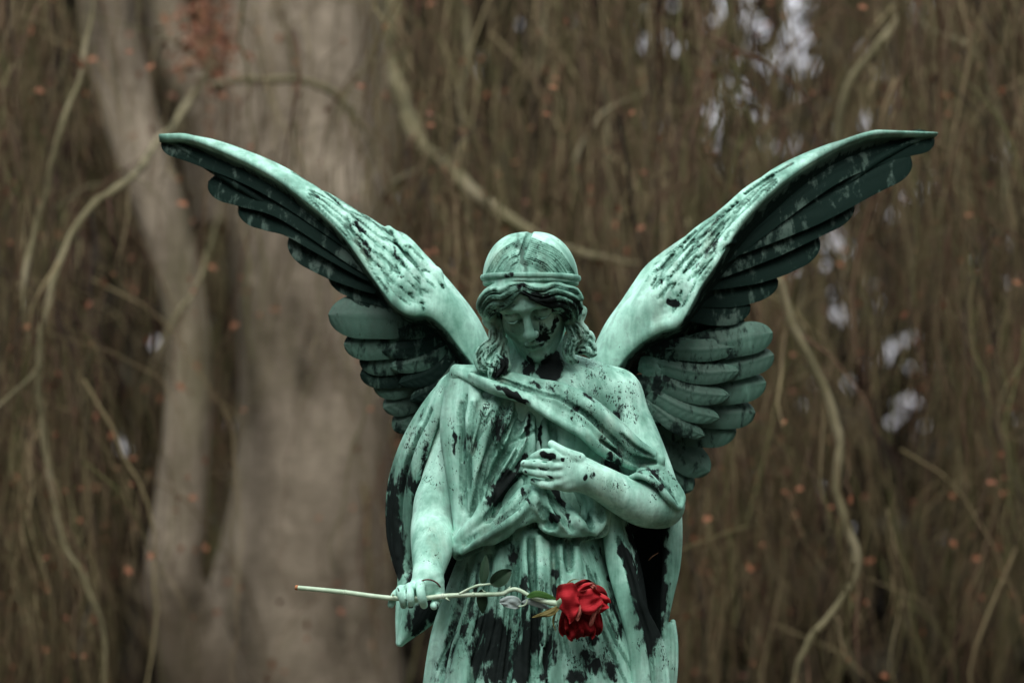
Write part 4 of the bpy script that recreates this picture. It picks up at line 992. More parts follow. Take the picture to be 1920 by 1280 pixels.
def build_rose():
    m_stem = simple_mat('rose_stem_green', [(0.3, (0.26, 0.40, 0.27)), (0.6, (0.42, 0.55, 0.42)), (0.8, (0.50, 0.60, 0.50))], nscale=40, rough=0.45)
    m_cut = simple_mat('dry_cut_wood', [(0.3, (0.20, 0.07, 0.03)), (0.7, (0.40, 0.18, 0.08))], nscale=80, rough=0.8)
    m_red = veined_mat('red_petal', (0.23, 0.007, 0.011), (0.43, 0.026, 0.036), (0.46, 0.07, 0.07))
    m_deep = veined_mat('deep_red_petal', (0.065, 0.001, 0.002), (0.15, 0.003, 0.006), (0.26, 0.02, 0.02))
    m_under = veined_mat('pale_petal_underside', (0.26, 0.07, 0.06), (0.38, 0.14, 0.11), (0.4, 0.2, 0.15))
    m_leaf = veined_mat('rose_leaf_green', (0.008, 0.022, 0.012), (0.022, 0.052, 0.028), (0.06, 0.09, 0.06), rough=0.5, edge_at=0.95)
    m_leaf2 = veined_mat('fresh_leaf_green', (0.03, 0.09, 0.02), (0.06, 0.15, 0.04), (0.12, 0.2, 0.08), rough=0.4)
    m_pale = veined_mat('pale_leaf_underside', (0.19, 0.255, 0.25), (0.29, 0.36, 0.355), (0.33, 0.39, 0.38), rough=0.6)
    m_sep = veined_mat('sepal_green', (0.22, 0.36, 0.24), (0.34, 0.50, 0.36), (0.5, 0.5, 0.3), rough=0.5)
    m_olive = veined_mat('olive_sepal', (0.09, 0.085, 0.025), (0.17, 0.145, 0.055), (0.2, 0.15, 0.07), rough=0.6)
    c = V(790, 1121, 180)/1000
    rose = empty('rose', Vector(c))
    tag(rose, 'wilting red rose with long pale stem, held level in the lowered bronze hand', 'rose')
    stem = [(556, 1101, 150, 4.2), (600, 1105, 157, 4.3), (648, 1110, 166, 4.5), (700, 1117, 174, 4.4), (740, 1121, 179, 4.6), (790, 1121, 181, 4.4), (830, 1117, 183, 4.6), (862, 1115, 185, 4.2), (900, 1114, 186, 4.0), (935, 1113, 188, 4.0),
            (946, 1111, 188, 4.3), (955, 1106, 189, 3.9), (967, 1104, 190, 3.8), (980, 1109, 191, 3.8), (990, 1115, 192, 3.8), (1003, 1121, 194, 4.0), (1026, 1128, 197, 4.8), (1046, 1131, 199, 6.2)]
    v, f = tube_mesh(spl(P4(stem), 3), 12); st = mesh_obj('stem', v, f, m_stem, rose)
    for (x, y, d, r) in ((648, 1110, 166, 5.2), (830, 1117, 183, 5.4), (887, 1114, 186, 5.0)):      # joints with a thorn stub
        q = np.array([list(V(x-3, y, d))+[r*0.85], list(V(x, y, d))+[r], list(V(x+3, y, d))+[r*0.85]]); v, f = tube_mesh(q, 12); mesh_obj('node', v, f, m_stem, st)
    for (x, y, dx, dy) in ((910, 1111, -6, -7), (836, 1121, 8, 5), (738, 1116, -4, -5), (954, 1103, 3, -5)):
        q = np.array([list(V(x, y, 187))+[2.4], list(V(x+dx*.5, y+dy*.5, 188))+[1.4], list(V(x+dx, y+dy, 188))+[0.2]]); v, f = tube_mesh(q, 8); mesh_obj('thorn', v, f, m_stem, st)
    v, f = tube_mesh(spl(np.array([list(V(553.5, 1100.6, 149.6))+[4.0], list(V(556.5, 1101, 150))+[4.8], list(V(559, 1101.4, 150.5))+[4.5]]), 2), 12); mesh_obj('cut_end', v, f, m_cut, rose)
    v, f = tube_mesh(spl(P4([(861, 1113, 187, 2.4), (880, 1103, 190, 2.2), (896, 1097, 192, 2.6), (908, 1095.5, 193, 1.9), (921, 1094, 193, 1.7)]), 3), 8); mesh_obj('side_shoot', v, f, m_stem, rose)
    leafp = lambda t: (math.sin(math.pi*min(1, t**0.8))**0.75)*(1 if t > 0 else 0.05)
    def blade(name, mat, pts, w, prof, parent=rose, **kw):
        v, f, a, t = blade_mesh(pts, w, prof, **kw); return mesh_obj(name, v, f, mat, parent, attrs=dict(across=a, along=t))
    blade('leaf', m_leaf, [(904, 1096, 192), (907, 1070, 188), (910, 1038, 182)], 18, leafp, fold=-3, side_tilt=.35, seed=1)
    blade('leaf', m_leaf, [(920, 1095, 193), (938, 1083, 195), (958, 1068, 186)], 29, leafp, fold=3.5, side_tilt=-.2, seed=2)
    blade('leaf', m_leaf, [(902, 1105, 188), (905, 1126, 180), (906, 1151, 172)], 21, leafp, fold=-2, side_tilt=.3, seed=3)
    blade('leaf', m_pale, [(976, 1133, 190), (960, 1128, 196), (937, 1127, 192)], 23, lambda t: leafp(0.08+0.84*t), bulge=3, ruffle=2, seed=4)
    blade('leaf', m_pale, [(978, 1128, 188), (998, 1128, 190), (1034, 1142, 188)], 12, leafp, bulge=2, seed=5)
    blade('leaf', m_leaf2, [(987, 1119, 200), (1008, 1113, 204), (1043, 1122, 196)], 13, leafp, bulge=2, fold=1, seed=6)
    v, f = tube_mesh(spl(P4([(967, 1134, 190, 1.2), (976, 1136, 194, 1.4), (986, 1132, 198, 1.4), (989, 1123, 200, 1.3)]), 2), 8); mesh_obj('tendril', v, f, m_stem, rose)
    # the bloom
    hip = spl(P4([(1042, 1131, 199, 6), (1050, 1132, 199, 9.5), (1060, 1134, 198, 9), (1066, 1135, 197, 5)]), 2); v, f = tube_mesh(hip, 14)
    fl = mesh_obj('flower', v, f, m_sep, rose)
    pet = lambda t: (0.16+0.84*math.sin(math.pi*0.5*min(1, t/0.5)))*(1 if t < .68 else math.sqrt(max(0.0, 1-((t-.68)/.34)**2)))
    for k, (mat, pts, w, kw) in enumerate([
        (m_deep, [(1060, 1128, 180), (1100, 1122, 172), (1140, 1128, 168)], 54, dict(bulge=10, ruffle=8)),
        (m_deep, [(1060, 1130, 176), (1090, 1112, 168), (1118, 1098, 170)], 44, dict(bulge=8, ruffle=10)),
        (m_deep, [(1058, 1140, 180), (1066, 1168, 178), (1062, 1194, 176)], 36, dict(bulge=7, ruffle=10, notch=.1)),
        (m_deep, [(1070, 1140, 178), (1100, 1165, 174), (1122, 1182, 172)], 46, dict(bulge=8, ruffle=10)),
        (m_deep, [(1064, 1140, 188), (1076, 1170, 192), (1077, 1201, 186)], 34, dict(bulge=6, ruffle=10, notch=.14)),
        (m_deep, [(1074, 1140, 190), (1094, 1166, 194), (1102, 1194, 186)], 38, dict(bulge=7, ruffle=10, notch=.12)),
        (m_deep, [(1084, 1134, 186), (1112, 1150, 190), (1119, 1192, 178)], 26, dict(bulge=6, ruffle=8)),
        (m_red, [(1066, 1128, 186), (1092, 1112, 192), (1117, 1100, 188)], 30, dict(bulge=7, ruffle=8)),
        (m_red, [(1064, 1132, 196), (1100, 1130, 214), (1128, 1122, 206)], 50, dict(bulge=6, ruffle=10, side_tilt=-.25)),
        (m_red, [(1045, 1133, 199), (1064, 1130, 212), (1085, 1130, 212)], 74, dict(bulge=9, ruffle=8, side_tilt=-.2)),
        (m_red, [(1080, 1130, 190), (1118, 1128, 192), (1140, 1134, 184)], 34, dict(bulge=5, ruffle=8)),
        (m_under, [(1088, 1132, 214), (1087, 1146, 215), (1081, 1163, 212)], 8, dict(bulge=3, ruffle=2)),
        (m_under, [(1119, 1138, 208), (1113, 1154, 210), (1107, 1173, 205)], 8, dict(bulge=3, ruffle=2)),
        (m_under, [(1129, 1123, 206), (1125, 1136, 206), (1119, 1150, 202)], 6, dict(bulge=2, ruffle=2)),
        (m_under, [(1103, 1098, 196), (1110, 1096, 198), (1118, 1103, 196)], 10, dict(bulge=3, ruffle=3))]):
        blade('petal', mat, pts, w, pet, fl, seed=10+k, **kw)
    sp = lambda t: (0.5+0.5*min(1, t/0.25))*(1-max(0, (t-0.35)/0.65))**0.8+0.02
    blade('sepal', m_sep, [(1046, 1137, 208), (1056, 1124, 216), (1074, 1116, 220)], 13, sp, fl, bulge=2.5, seed=30)
    blade('sepal', m_olive, [(1047, 1138, 206), (1030, 1148, 208), (997, 1157, 206)], 14, sp, fl, bulge=2, ruffle=2, seed=31)
    blade('sepal', m_olive, [(1052, 1124, 196), (1057, 1104, 192), (1070, 1088, 188), (1088, 1084.5, 184)], 4, sp, fl, seed=32)
    blade('sepal', m_olive, [(1042, 1148, 198), (1037, 1164, 196), (1042, 1184, 194)], 4, sp, fl, seed=33)
    # thin wire round the hand
    m_w = simple_mat('rusty_wire', [(0.3, (0.05, 0.016, 0.012)), (0.7, (0.13, 0.04, 0.03))], nscale=60, rough=0.55)
    q = P4([(784, 1094, 181, 1.5), (793, 1087.5, 186, 1.5), (804, 1086, 184, 1.5), (814, 1089, 181, 1.5), (822, 1095, 176, 1.5), (827.5, 1105, 163, 1.5), (826, 1114, 146, 1.5), (806, 1120, 130, 1.5), (786, 1112, 138, 1.5), (778, 1102, 160, 1.5), (784, 1094, 181, 1.5)])
    v, f = tube_mesh(spl(q, 3), 8)
    tag(mesh_obj('wire_tie', v, f, m_w), 'thin dark brown wire looped round the wrist of the lowered hand', 'wire')
    q = P4([(1216, 1050, 28, 0.7), (1223, 1043, 34, 0.9), (1234, 1036, 40, 0.4)])
    m_n = simple_mat('dry_needle', [(0.3, (0.25, 0.12, 0.07)), (0.7, (0.45, 0.27, 0.16))], nscale=60)
    v, f = tube_mesh(spl(q, 2), 6)
    tag(mesh_obj('pine_needle', v, f, m_n), 'tiny dry needle stuck in the dark fold of the cloak', 'needle')

# ------------------------------------------------------------------ setting: ground, plinth, weeping beech, far wood
def BG(px, py, Y): return V(px, py, -Y*1000)
def bgtube(pts):
    """[(px,py,Y m,r px)] -> Q millimetres"""
    return np.array([list(BG(p[0], p[1], p[2]))+[p[3]*(D/1000+p[2])/(D/1000)] for p in pts])

def rough_tube(Q, sides, amp, freq, flute=0.0, seed=0):
    v, f = tube_mesh(Q, sides, True)
    n = len(Q)
    for i in range(n):
        c = Q[i, :3]/1000
        for j in range(sides):
            k = i*sides+j; p = v[k]; r = p-c
            a = 2*math.pi*j/sides
            s_ = 1+amp*mnoise.fractal(Vector((p[0]*freq+seed, p[1]*freq, p[2]*freq*0.45)), 1.0, 2.0, 4)
            s_ += flute*math.sin(a*5+seed+1.4*math.sin(p[2]*1.7))
            v[k] = c+r*s_
    return v, f

def build_setting():
    rnd = random.Random(11); rng = np.random.default_rng(5)
    # ground
    m, nt, b = new_mat('leaf_litter')
    tc = nd(nt, 'ShaderNodeTexCoord').outputs['Object']
    n1 = noise_n(nt, tc, 0.5, 5, 0.6); n2 = noise_n(nt, tc, 14, 5, 0.65)
    f_ = mth(nt, 'ADD', mth(nt, 'MULTIPLY', n1, 0.5), mth(nt, 'MULTIPLY', n2, 0.5))
    nt.links.new(ramp(nt, f_, [(0.34, (0.030, 0.040, 0.016)), (0.48, (0.055, 0.042, 0.024)), (0.62, (0.10, 0.055, 0.03)), (0.72, (0.14, 0.07, 0.035))]).outputs[0], b.inputs['Base Color'])
    b.inputs['Roughness'].default_value = 0.95
    bp = nd(nt, 'ShaderNodeBump'); bp.inputs['Strength'].default_value = 0.8; bp.inputs['Distance'].default_value = 0.04
    nt.links.new(n2, bp.inputs['Height']); nt.links.new(bp.outputs[0], b.inputs['Normal'])
    N = 81; g = np.linspace(-1, 1, N); g = np.sign(g)*np.abs(g)**2.5*150
    GX, GY = np.meshgrid(g, g, indexing='ij')
    GZ = np.array([[0.05*mnoise.noise(Vector((x*0.4, y*0.4, 0)))+0.25*mnoise.noise(Vector((x*0.05, y*0.05, 3))) for y in g] for x in g])
    rr = np.hypot(GX, GY); GZ = GZ*np.clip((rr-2)/6, 0, 1)+GROUND_Z
    v = np.stack([GX, GY, GZ], -1).reshape(-1, 3)
    i, j = np.meshgrid(np.arange(N-1), np.arange(N-1), indexing='ij')
    f = np.stack([i*N+j, (i+1)*N+j, (i+1)*N+j+1, i*N+j+1], -1).reshape(-1, 4)
    tag(mesh_obj('ground', v, f, m), kind='structure')
    # plinth (below the picture)
    m_st = simple_mat('weathered_stone', [(0.3, (0.14, 0.14, 0.12)), (0.55, (0.24, 0.23, 0.20)), (0.75, (0.30, 0.29, 0.26))], nscale=6, rough=0.9, bump=0.6, dist=0.01)
    prof = [(0.62, 0.0), (0.62, 0.10), (0.58, 0.12), (0.50, 0.15), (0.46, 0.17), (0.46, 0.36), (0.48, 0.38), (0.50, 0.40), (0.50, 0.449)]
    vs_, fs_ = [], []
    for (w, h) in prof:
        for (sx, sy) in ((-1, -1), (1, -1), (1, 1), (-1, 1)): vs_.append((BASE.x+sx*w, BASE.y+sy*w*0.85, GROUND_Z-0.02+h+(0.02 if h > 0.2 else 0)*0))
    for k in range(len(prof)-1):
        for q in range(4): fs_.append((k*4+q, k*4+(q+1) % 4, (k+1)*4+(q+1) % 4, (k+1)*4+q))
    k = (len(prof)-1)*4; fs_.append((k, k+1, k+2, k+3))
    vs_ = np.array(vs_); vs_[:, 2] += 0.02*(vs_[:, 2] > GROUND_Z+0.05)
    tag(mesh_obj('stone_plinth', vs_, np.array(fs_), m_st, smooth=False), 'weathered grey stone plinth under the bronze angel', 'plinth')

    # ---- the weeping beech
    m_bk, nt, b = new_mat('beech_bark')
    tc = nd(nt, 'ShaderNodeTexCoord').outputs['Object']
    n1 = noise_n(nt, mapping(nt, tc, (1, 1, 0.45)), 2.6, 6, 0.65, 0.8); n2 = noise_n(nt, mapping(nt, tc, (1, 1, 0.3)), 11, 6, 0.7, 0.6)
    n4 = noise_n(nt, mapping(nt, tc, (1, 1, 3.0)), 16, 4, 0.7)
    fb = mth(nt, 'ADD', mth(nt, 'MULTIPLY', n1, 0.6), mth(nt, 'ADD', mth(nt, 'MULTIPLY', n2, 0.2), mth(nt, 'MULTIPLY', n4, 0.2)))
    col = ramp(nt, fb, [(0.39, (0.055, 0.046, 0.030)), (0.46, (0.155, 0.130, 0.092)), (0.52, (0.225, 0.192, 0.142)), (0.59, (0.34, 0.295, 0.225))]).outputs[0]
    n3 = noise_n(nt, mapping(nt, tc, (1, 1, 0.5)), 1.7, 5, 0.65)
    col = mixc(nt, mth(nt, 'MULTIPLY', ramp(nt, n3, [(0.50, (0, 0, 0)), (0.62, (1, 1, 1))]).outputs[0], 0.55), col, (0.105, 0.10, 0.042))
    nt.links.new(col, b.inputs['Base Color']); b.inputs['Roughness'].default_value = 0.9
    bp = nd(nt, 'ShaderNodeBump'); bp.inputs['Strength'].default_value = 0.7; bp.inputs['Distance'].default_value = 0.03
    nt.links.new(n2, bp.inputs['Height']); nt.links.new(bp.outputs[0], b.inputs['Normal'])
    m_tw, nt, b = new_mat('hanging_twig_bark')
    tc = nd(nt, 'ShaderNodeTexCoord').outputs['Object']
    fac = mth(nt, 'ADD', mth(nt, 'MULTIPLY', attr(nt, 'tint'), 0.75), mth(nt, 'MULTIPLY', noise_n(nt, tc, 5, 3, 0.6), 0.25))
    nt.links.new(ramp(nt, fac, [(0.14, (0.009, 0.007, 0.004)), (0.28, (0.088, 0.043, 0.023)), (0.43, (0.098, 0.074, 0.034)), (0.60, (0.070, 0.074, 0.021)), (0.74, (0.13, 0.094, 0.048)), (0.89, (0.30, 0.26, 0.14))]).outputs[0], b.inputs['Base Color'])
    b.inputs['Roughness'].default_value = 0.9
    m_ms = simple_mat('mossy_limb_bark', [(0.3, (0.055, 0.052, 0.024)), (0.5, (0.13, 0.118, 0.063)), (0.7, (0.215, 0.195, 0.125))], nscale=5, rough=0.9, bump=0.5, dist=0.01)
    m_lf = simple_mat('withered_leaf', [(0.32, (0.07, 0.022, 0.010)), (0.5, (0.16, 0.055, 0.022)), (0.7, (0.27, 0.115, 0.055))], nscale=3, rough=0.7, bump=0)
    foot = BG(575, 1560, 5.6)/1000
    beech = empty('weeping_beech', Vector((foot[0], foot[1], GROUND_Z)))
    tag(beech, 'old weeping beech with thick grey trunk and bare twigs hanging all round, out of focus', 'tree')
    q = spl(bgtube([(590, 1620, 5.6, 250), (578, 1540, 5.6, 215), (572, 1400, 5.6, 190), (570, 1250, 5.6, 176), (580, 1060, 5.6, 164), (592, 900, 5.6, 152), (592, 700, 5.6, 152), (574, 400, 5.6, 166), (560, 100, 5.6, 172), (545, -300, 5.6, 168), (560, -900, 5.6, 130), (600, -1600, 5.6, 80)]), 90)
    v, f = rough_tube(q, 72, 0.13, 1.5, 0.045, 2); mesh_obj('trunk', v, f, m_bk, beech)
    q = spl(bgtube([(470, 1500, 5.4, 105), (410, 1350, 5.3, 92), (352, 1180, 5.1, 68), (322, 1080, 5.0, 52), (335, 980, 5.0, 46), (347, 850, 5.0, 44), (352, 700, 5.0, 43), (340, 560, 5.0, 45), (303, 400, 5.0, 47), (250, 240, 5.0, 48), (205, 60, 5.0, 50), (185, -200, 5.0, 52), (170, -700, 5.2, 48)]), 60)
    v, f = rough_tube(q, 40, 0.15, 2.4, 0.04, 9); mesh_obj('trunk', v, f, m_bk, beech)
    # a stout limb leaving the trunk above the gap on the left
    q = spl(bgtube([(430, 420, 5.5, 60), (380, 240, 5.4, 50), (330, 120, 5.3, 44), (300, -60, 5.3, 42), (270, -400, 5.3, 36)]), 60)
    v, f = rough_tube(q, 24, 0.10, 2.0, 0.03, 19); mesh_obj('limb', v, f, m_bk, beech)
    limbs = [[(735, -120, 4.2, 24), (742, 100, 4.2, 23), (754, 185, 4.1, 22), (790, 270, 4.0, 20), (860, 335, 3.9, 19), (930, 395, 3.8, 17), (1000, 440, 3.7, 15), (1080, 475, 3.7, 13), (1170, 492, 3.7, 9), (1260, 500, 3.7, 5)],
             [(690, 420, 4.3, 8), (740, 345, 4.1, 11), (800, 318, 4.0, 12), (850, 322, 3.9, 12)],
             [(400, 120, 5.9, 14), (340, 215, 5.4, 14), (295, 270, 4.8, 13), (240, 338, 4.0, 13), (165, 395, 3.8, 13), (112, 490, 3.7, 12), (85, 590, 3.6, 12), (72, 700, 3.6, 12), (78, 790, 3.6, 10), (95, 900, 3.6, 9), (120, 1020, 3.6, 10), (165, 1100, 3.6, 11), (195, 1200, 3.6, 11), (196, 1330, 3.6, 11)],
             [(76, 680, 3.6, 10), (45, 720, 3.5, 10), (-30, 780, 3.4, 10)], [(60, 660, 3.7, 8), (40, 560, 3.7, 8), (70, 420, 3.8, 8), (110, 260, 3.8, 8), (150, 130, 3.9, 8), (185, -60, 4.0, 8)],
             [(100, 392, 3.8, 9), (160, 352, 3.9, 9), (225, 345, 4.0, 8)], [(420, 360, 4.2, 6), (396, 460, 4.1, 7), (365, 545, 4.0, 7), (325, 605, 3.9, 6), (250, 760, 3.9, 4)],
             [(400, 160, 4.4, 8), (480, 150, 4.3, 9), (570, 152, 4.2, 9), (640, 185, 4.2, 9), (684, 245, 4.2, 8), (720, 330, 4.2, 6)],
             [(1700, 0, 3.6, 13), (1655, 78, 3.5, 13), (1604, 138, 3.5, 13), (1576, 210, 3.5, 12), (1570, 300, 3.5, 10), (1590, 420, 3.5, 7), (1580, 560, 3.5, 5)],
             [(1440, 440, 3.3, 9), (1462, 530, 3.3, 12), (1490, 620, 3.3, 13), (1530, 695, 3.3, 14), (1560, 770, 3.3, 14), (1575, 835, 3.3, 13), (1568, 920, 3.3, 13), (1590, 990, 3.3, 14), (1605, 1055, 3.3, 13), (1575, 1130, 3.3, 12), (1530, 1182, 3.3, 12), (1500, 1240, 3.3, 11), (1470, 1330, 3.3, 10)],
             [(1510, 500, 3.5, 7), (1500, 600, 3.5, 7), (1520, 680, 3.4, 7)], [(1555, 1150, 3.3, 7), (1590, 1220, 3.3, 6), (1620, 1320, 3.3, 5)],
             [(1710, 0, 3.7, 14), (1745, 62, 3.7, 14), (1800, 80, 3.7, 14), (1842, 130, 3.7, 13), (1868, 210, 3.7, 11), (1885, 320, 3.7, 8), (1880, 450, 3.7, 6)],
             [(1140, 140, 3.9, 8), (1138, 300, 3.9, 9), (1142, 420, 3.9, 9), (1132, 500, 3.9, 7)], [(1210, 170, 3.8, 8), (1130, 215, 3.8, 8), (1082, 300, 3.8, 8), (1090, 400, 3.8, 6)],
             [(860, -60, 4.4, 11), (880, 80, 4.4, 11), (862, 200, 4.4, 9), (880, 330, 4.4, 7), (880, 520, 4.4, 5)], [(1000, -60, 4.8, 11), (1020, 60, 4.8, 10), (990, 190, 4.8, 8)],
             [(600, -10, 3.9, 6), (660, 4, 3.9, 6), (740, -5, 3.9, 6)], [(1880, 640, 3.8, 7), (1870, 800, 3.8, 8), (1890, 930, 3.8, 7), (1940, 960, 3.8, 6)], [(1440, 900, 4.2, 8), (1450, 1080, 4.2, 8), (1400, 1240, 4.2, 7)],
             [(1760, 300, 4.0, 7), (1740, 480, 4.0, 7), (1765, 640, 4.0, 6), (1750, 820, 4.0, 5)]]
    limb_pts = []
    for k, L in enumerate(limbs):
        Q = spl(np.array(L, float), 30)
        for i in range(1, len(Q)-1):
            Q[i, 0] += 5*mnoise.noise(Vector((i*0.45, k*5.1, 0)))+3*mnoise.noise(Vector((i*1.3, k*2.7, 4)))
            Q[i, 1] += 4*mnoise.noise(Vector((i*0.5, k*3.1, 9)))
            Q[i, 3] *= (0.8 if k == 0 else 0.56 if k == 2 else 0.7)*(1+0.22*mnoise.noise(Vector((i*0.8, k*1.9, 2))))
        nq = len(Q)
        for i in range(nq):
            Q[i, 3] *= min(1.0, 0.12+0.16*(nq-1-i))
            if k not in (0, 2, 7): Q[i, 3] *= min(1.0, 0.15+0.2*i)
            if k in (2, 3, 4, 9): Q[i, 2] -= 1.0
        v, f = rough_tube(spl(bgtube(Q), 25), 12, 0.22, 9.0, 0.0, k*3.3); mesh_obj('limb', v, f, m_ms, beech)
        limb_pts += [tuple(q) for q in Q[2:-1:2]]
    # hanging twigs, all one tangle
    fx = lambda x, y, s_: mnoise.noise(Vector((x*0.004, y*0.0022, s_)))
    V_, F_, T_ = [], [], []; base = 0
    leaf_pts = []
    def strand(x, y, Y, L, r, sides=4):
        nonlocal base
        n = max(5, int(L/45)); pts = []
        sl = rng.normal(0, 0.10); kick = rng.normal(0, 1.1) if rng.random() < 0.35 else 0.0; kd = rng.uniform(4, 9); ph = rng.random()*6; am = rng.uniform(1.5, 8)
        px, py = x, y
        for i in range(n+1):
            t = i/n
            pts.append((px+am*math.sin(ph+t*rng.uniform(4, 6)), py, Y+0.12*math.sin(ph+t*3), r*(1-0.65*t)))
            py += L/n; px += L/n*(sl+kick*math.exp(-kd*t)+0.55*fx(px*1.7, py*1.7, Y*2.7+(x*0.37) % 1.0)+rng.normal(0, 0.13))
        Q = bgtube(pts)
        v, f = tube_mesh(Q, sides, False)
        V_.append(v); F_.append(f+base); T_.append(np.full(len(v), rng.random())); base += len(v)
        return pts
    def density(x):
        d = 1.0
        if 170 < x < 760: d = 0.16
        return d
    cnt = 0
    while cnt < 5200:
        x = rng.uniform(-760, 2680); Y = rng.choice([rng.uniform(2.6, 4.6), rng.uniform(5.0, 9.0), rng.uniform(9, 15)], p=[.52, .34, .14])
        trunk_zone = 170 < x < 760
        if trunk_zone and Y < 6.5 and rng.random() > 0.15: continue
        y = rng.uniform(-420, 1050); L = rng.uniform(220, 760); mid = y+L/2
        if Y < 4.2 and ((720 < x < 1180 and mid < 560) or 1420 < x < 1640 or (40 < x < 320 and mid < 800)) and rng.random() < 0.8: continue
        clump = 0.42+2.0*mnoise.noise(Vector((x*0.0062, mid*0.0022, 4.0+Y*0.12)))+0.5*mnoise.noise(Vector((x*0.02, mid*0.004, Y)))
        if rng.random() > clump: continue
        # the open places where the sky shows
        if Y > 3.4 and ((1230 < x < 1640 and mid < 330) or (1540 < x < 1760 and 480 < mid < 880)) and rng.random() < 0.58: continue
        r = 0.95+2.5*rng.random()**2
        if rng.random() < 0.10: r *= 2.0
        pts = strand(x, y, Y, L, r)
        cnt += 1
        for _ in range(rng.integers(0, 5)):           # a side shoot
            p = pts[rng.integers(1, len(pts)-1)]
            strand(p[0], p[1], p[2], rng.uniform(40, 200), max(0.8, p[3]*0.6), 3)
        if rng.random() < 0.6: leaf_pts.append(pts[rng.integers(1, len(pts))])
    k = 0
    while k < 2200:                                   # finest, tangled ends in front
        x = rng.uniform(-500, 2420); y = rng.uniform(-120, 1180); Y = rng.uniform(2.7, 4.6)
        if 170 < x < 760 and rng.random() > 0.22: continue
        if rng.random() > 0.5+1.6*mnoise.noise(Vector((x*0.0062, y*0.0022, 4.0+Y*0.12))): continue
        if ((1230 < x < 1640 and y < 260) or (1540 < x < 1760 and 380 < y < 800)) and rng.random() < 0.5: continue
        pts = strand(x, y, Y, rng.uniform(90, 330), rng.uniform(0.7, 1.5), 3); k += 1
        if rng.random() < 0.5: leaf_pts.append(pts[rng.integers(1, len(pts))])
    for (x, y, Y, r) in limb_pts:                     # twigs springing from the limbs
        if rng.random() < 0.75:
            pts = strand(x, y, Y, rng.uniform(60, 330), max(1.2, r*rng.uniform(.2, .4)))
            if rng.random() < 0.5: leaf_pts.append(pts[-1])
    # unseen roof of twigs above the picture, added to shade the depth behind
    for _ in range(1300):
        x = rng.uniform(-900, 2800); Y = rng.uniform(5.8, 15)
        strand(x, rng.uniform(-1500, -500), Y, rng.uniform(500, 1100), rng.uniform(4, 11), 3)
    tw = mesh_obj('hanging_twigs_and_added_roof', np.vstack(V_), np.vstack(F_), m_tw, beech, attrs=dict(tint=np.concatenate(T_))); tag(tw, kind='stuff')
    # a few withered leaves still on them
    VL, FL = [], []
    def leaf(p, sz):
        c = BG(p[0], p[1], p[2])/1000; a = Vector(rng.normal(size=3)).normalized(); bdir = a.orthogonal().normalized(); cdir = a.cross(bdir)
        k = len(VL)*8; P = []
        for (u, w) in ((0, 0), (.3, .32), (.65, .30), (1, 0), (.65, -.30), (.3, -.32), (.33, 0), (.66, 0)):
            q = Vector(c)+a*(u*sz)+bdir*(w*sz)+cdir*(abs(w)*0.35*sz-0.1*sz*u*u)
            P.append(q)
        VL.append(P); FL.extend([(k, k+6, k+1, k+1), (k+6, k+7, k+2, k+1), (k+7, k+3, k+2, k+2), (k, k+5, k+6, k+6), (k+6, k+5, k+4, k+7), (k+7, k+4, k+3, k+3)])
    rnd.shuffle(leaf_pts)
    for p in leaf_pts[:2800]: leaf(p, rng.uniform(0.014, 0.034))
    for _ in range(330):                                # the russet tuft by the trunk
        leaf((rng.normal(385, 34), rng.normal(70, 60), rng.uniform(4.4, 5.2)), rng.uniform(0.015, 0.05))
    for _ in range(70):
        leaf((rng.uniform(180, 760), rng.uniform(0, 1280), rng.uniform(3.2, 4.8)), rng.uniform(0.02, 0.04))
    fq = np.array(FL)
    tri = np.array([(a_, b_, c_) for (a_, b_, c_, d_) in FL]+[(a_, c_, d_) for (a_, b_, c_, d_) in FL if c_ != d_])
    lv = mesh_obj('withered_leaves', np.array(VL).reshape(-1, 3), tri, m_lf, beech, smooth=False); tag(lv, kind='stuff')
    # ---- far wood: dark evergreen thicket, one mass
    m_fw = simple_mat('far_evergreen', [(0.3, (0.010, 0.011, 0.006)), (0.5, (0.026, 0.024, 0.014)), (0.7, (0.055, 0.042, 0.028))], nscale=0.5, rough=0.9, bump=0)
    n = 50000
    Y = rng.uniform(16, 24, n); px = rng.uniform(-1200, 3120, n); py = rng.uniform(-500, 1420, n)
    keep = np.ones(n, bool)
    nz = np.array([mnoise.noise(Vector((a*0.055, b_*0.034, 1.0))) for a, b_ in zip(px, py)])
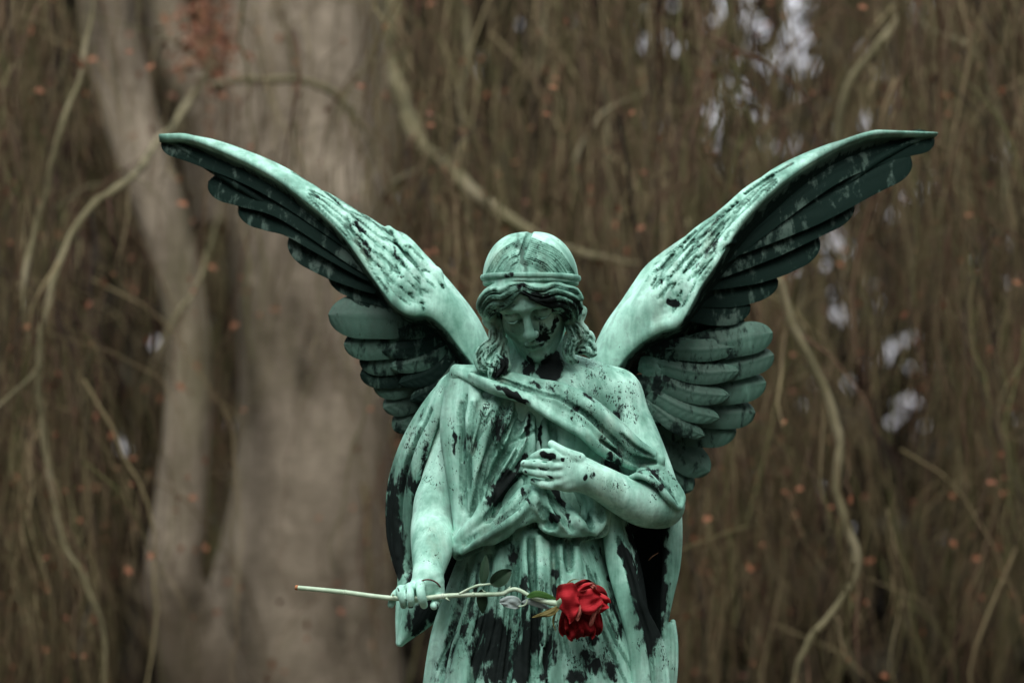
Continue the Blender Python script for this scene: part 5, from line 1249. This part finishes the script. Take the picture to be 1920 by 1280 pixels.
    hole = np.maximum.reduce([0.68*np.exp(-((px-1440)/240)**2-((py-90)/220)**2), 0.50*np.exp(-((px-1640)/120)**2-((py-680)/180)**2), 0.42*np.exp(-((px-1560)/360)**2-((py-280)/430)**2), 0.7*np.exp(-((px-1890)/50)**2-((py-310)/50)**2), .6*np.exp(-((px-1380)/110)**2-((py-250)/130)**2)])
    keep = hole*(1.1+2.6*nz) < 0.365
    px, py, Y = px[keep], py[keep], Y[keep]; n = len(px)
    s_ = (5+Y)/5; P = np.stack([(px-960)*s_/1000, Y, ((1000-py)*s_-360)/1000], 1); P[:, 2] = np.maximum(P[:, 2], GROUND_Z)
    A = rng.normal(size=(n, 3)); A /= np.linalg.norm(A, axis=1)[:, None]; B = np.cross(A, rng.normal(size=(n, 3))); B /= np.linalg.norm(B, axis=1)[:, None]
    sz = rng.uniform(0.12, 0.32, n)[:, None]
    v = np.stack([P-A*sz, P+B*sz*0.5, P+A*sz, P-B*sz*0.5], 1).reshape(-1, 3); f = np.arange(4*n).reshape(-1, 4)
    # unseen ring of the same wood, added to block low sky light
    k = 15000; th = rng.uniform(0, 2*np.pi, k); rad = rng.uniform(15, 24, k)
    Q = np.stack([rad*np.sin(th), -2-rad*np.cos(th), GROUND_Z+rng.uniform(0, 1, k)**1.2*rng.uniform(9, 17, k)], 1)
    Q = Q[(np.abs(th-np.pi) > 0.45)]; k = len(Q)
    A2 = rng.normal(size=(k, 3)); A2 /= np.linalg.norm(A2, axis=1)[:, None]; B2 = np.cross(A2, rng.normal(size=(k, 3))); B2 /= np.linalg.norm(B2, axis=1)[:, None]
    s2 = rng.uniform(0.4, 0.9, k)[:, None]
    v2 = np.stack([Q-A2*s2, Q+B2*s2*0.6, Q+A2*s2, Q-B2*s2*0.6], 1).reshape(-1, 3)
    f = np.vstack([f, np.arange(4*k).reshape(-1, 4)+len(v)]); v = np.vstack([v, v2])
    tag(mesh_obj('far_wood', v, f, m_fw, smooth=False), kind='stuff')

build_setting()
build_body()
build_hair()
build_dress()
build_mantle()
build_wings()
build_rose()
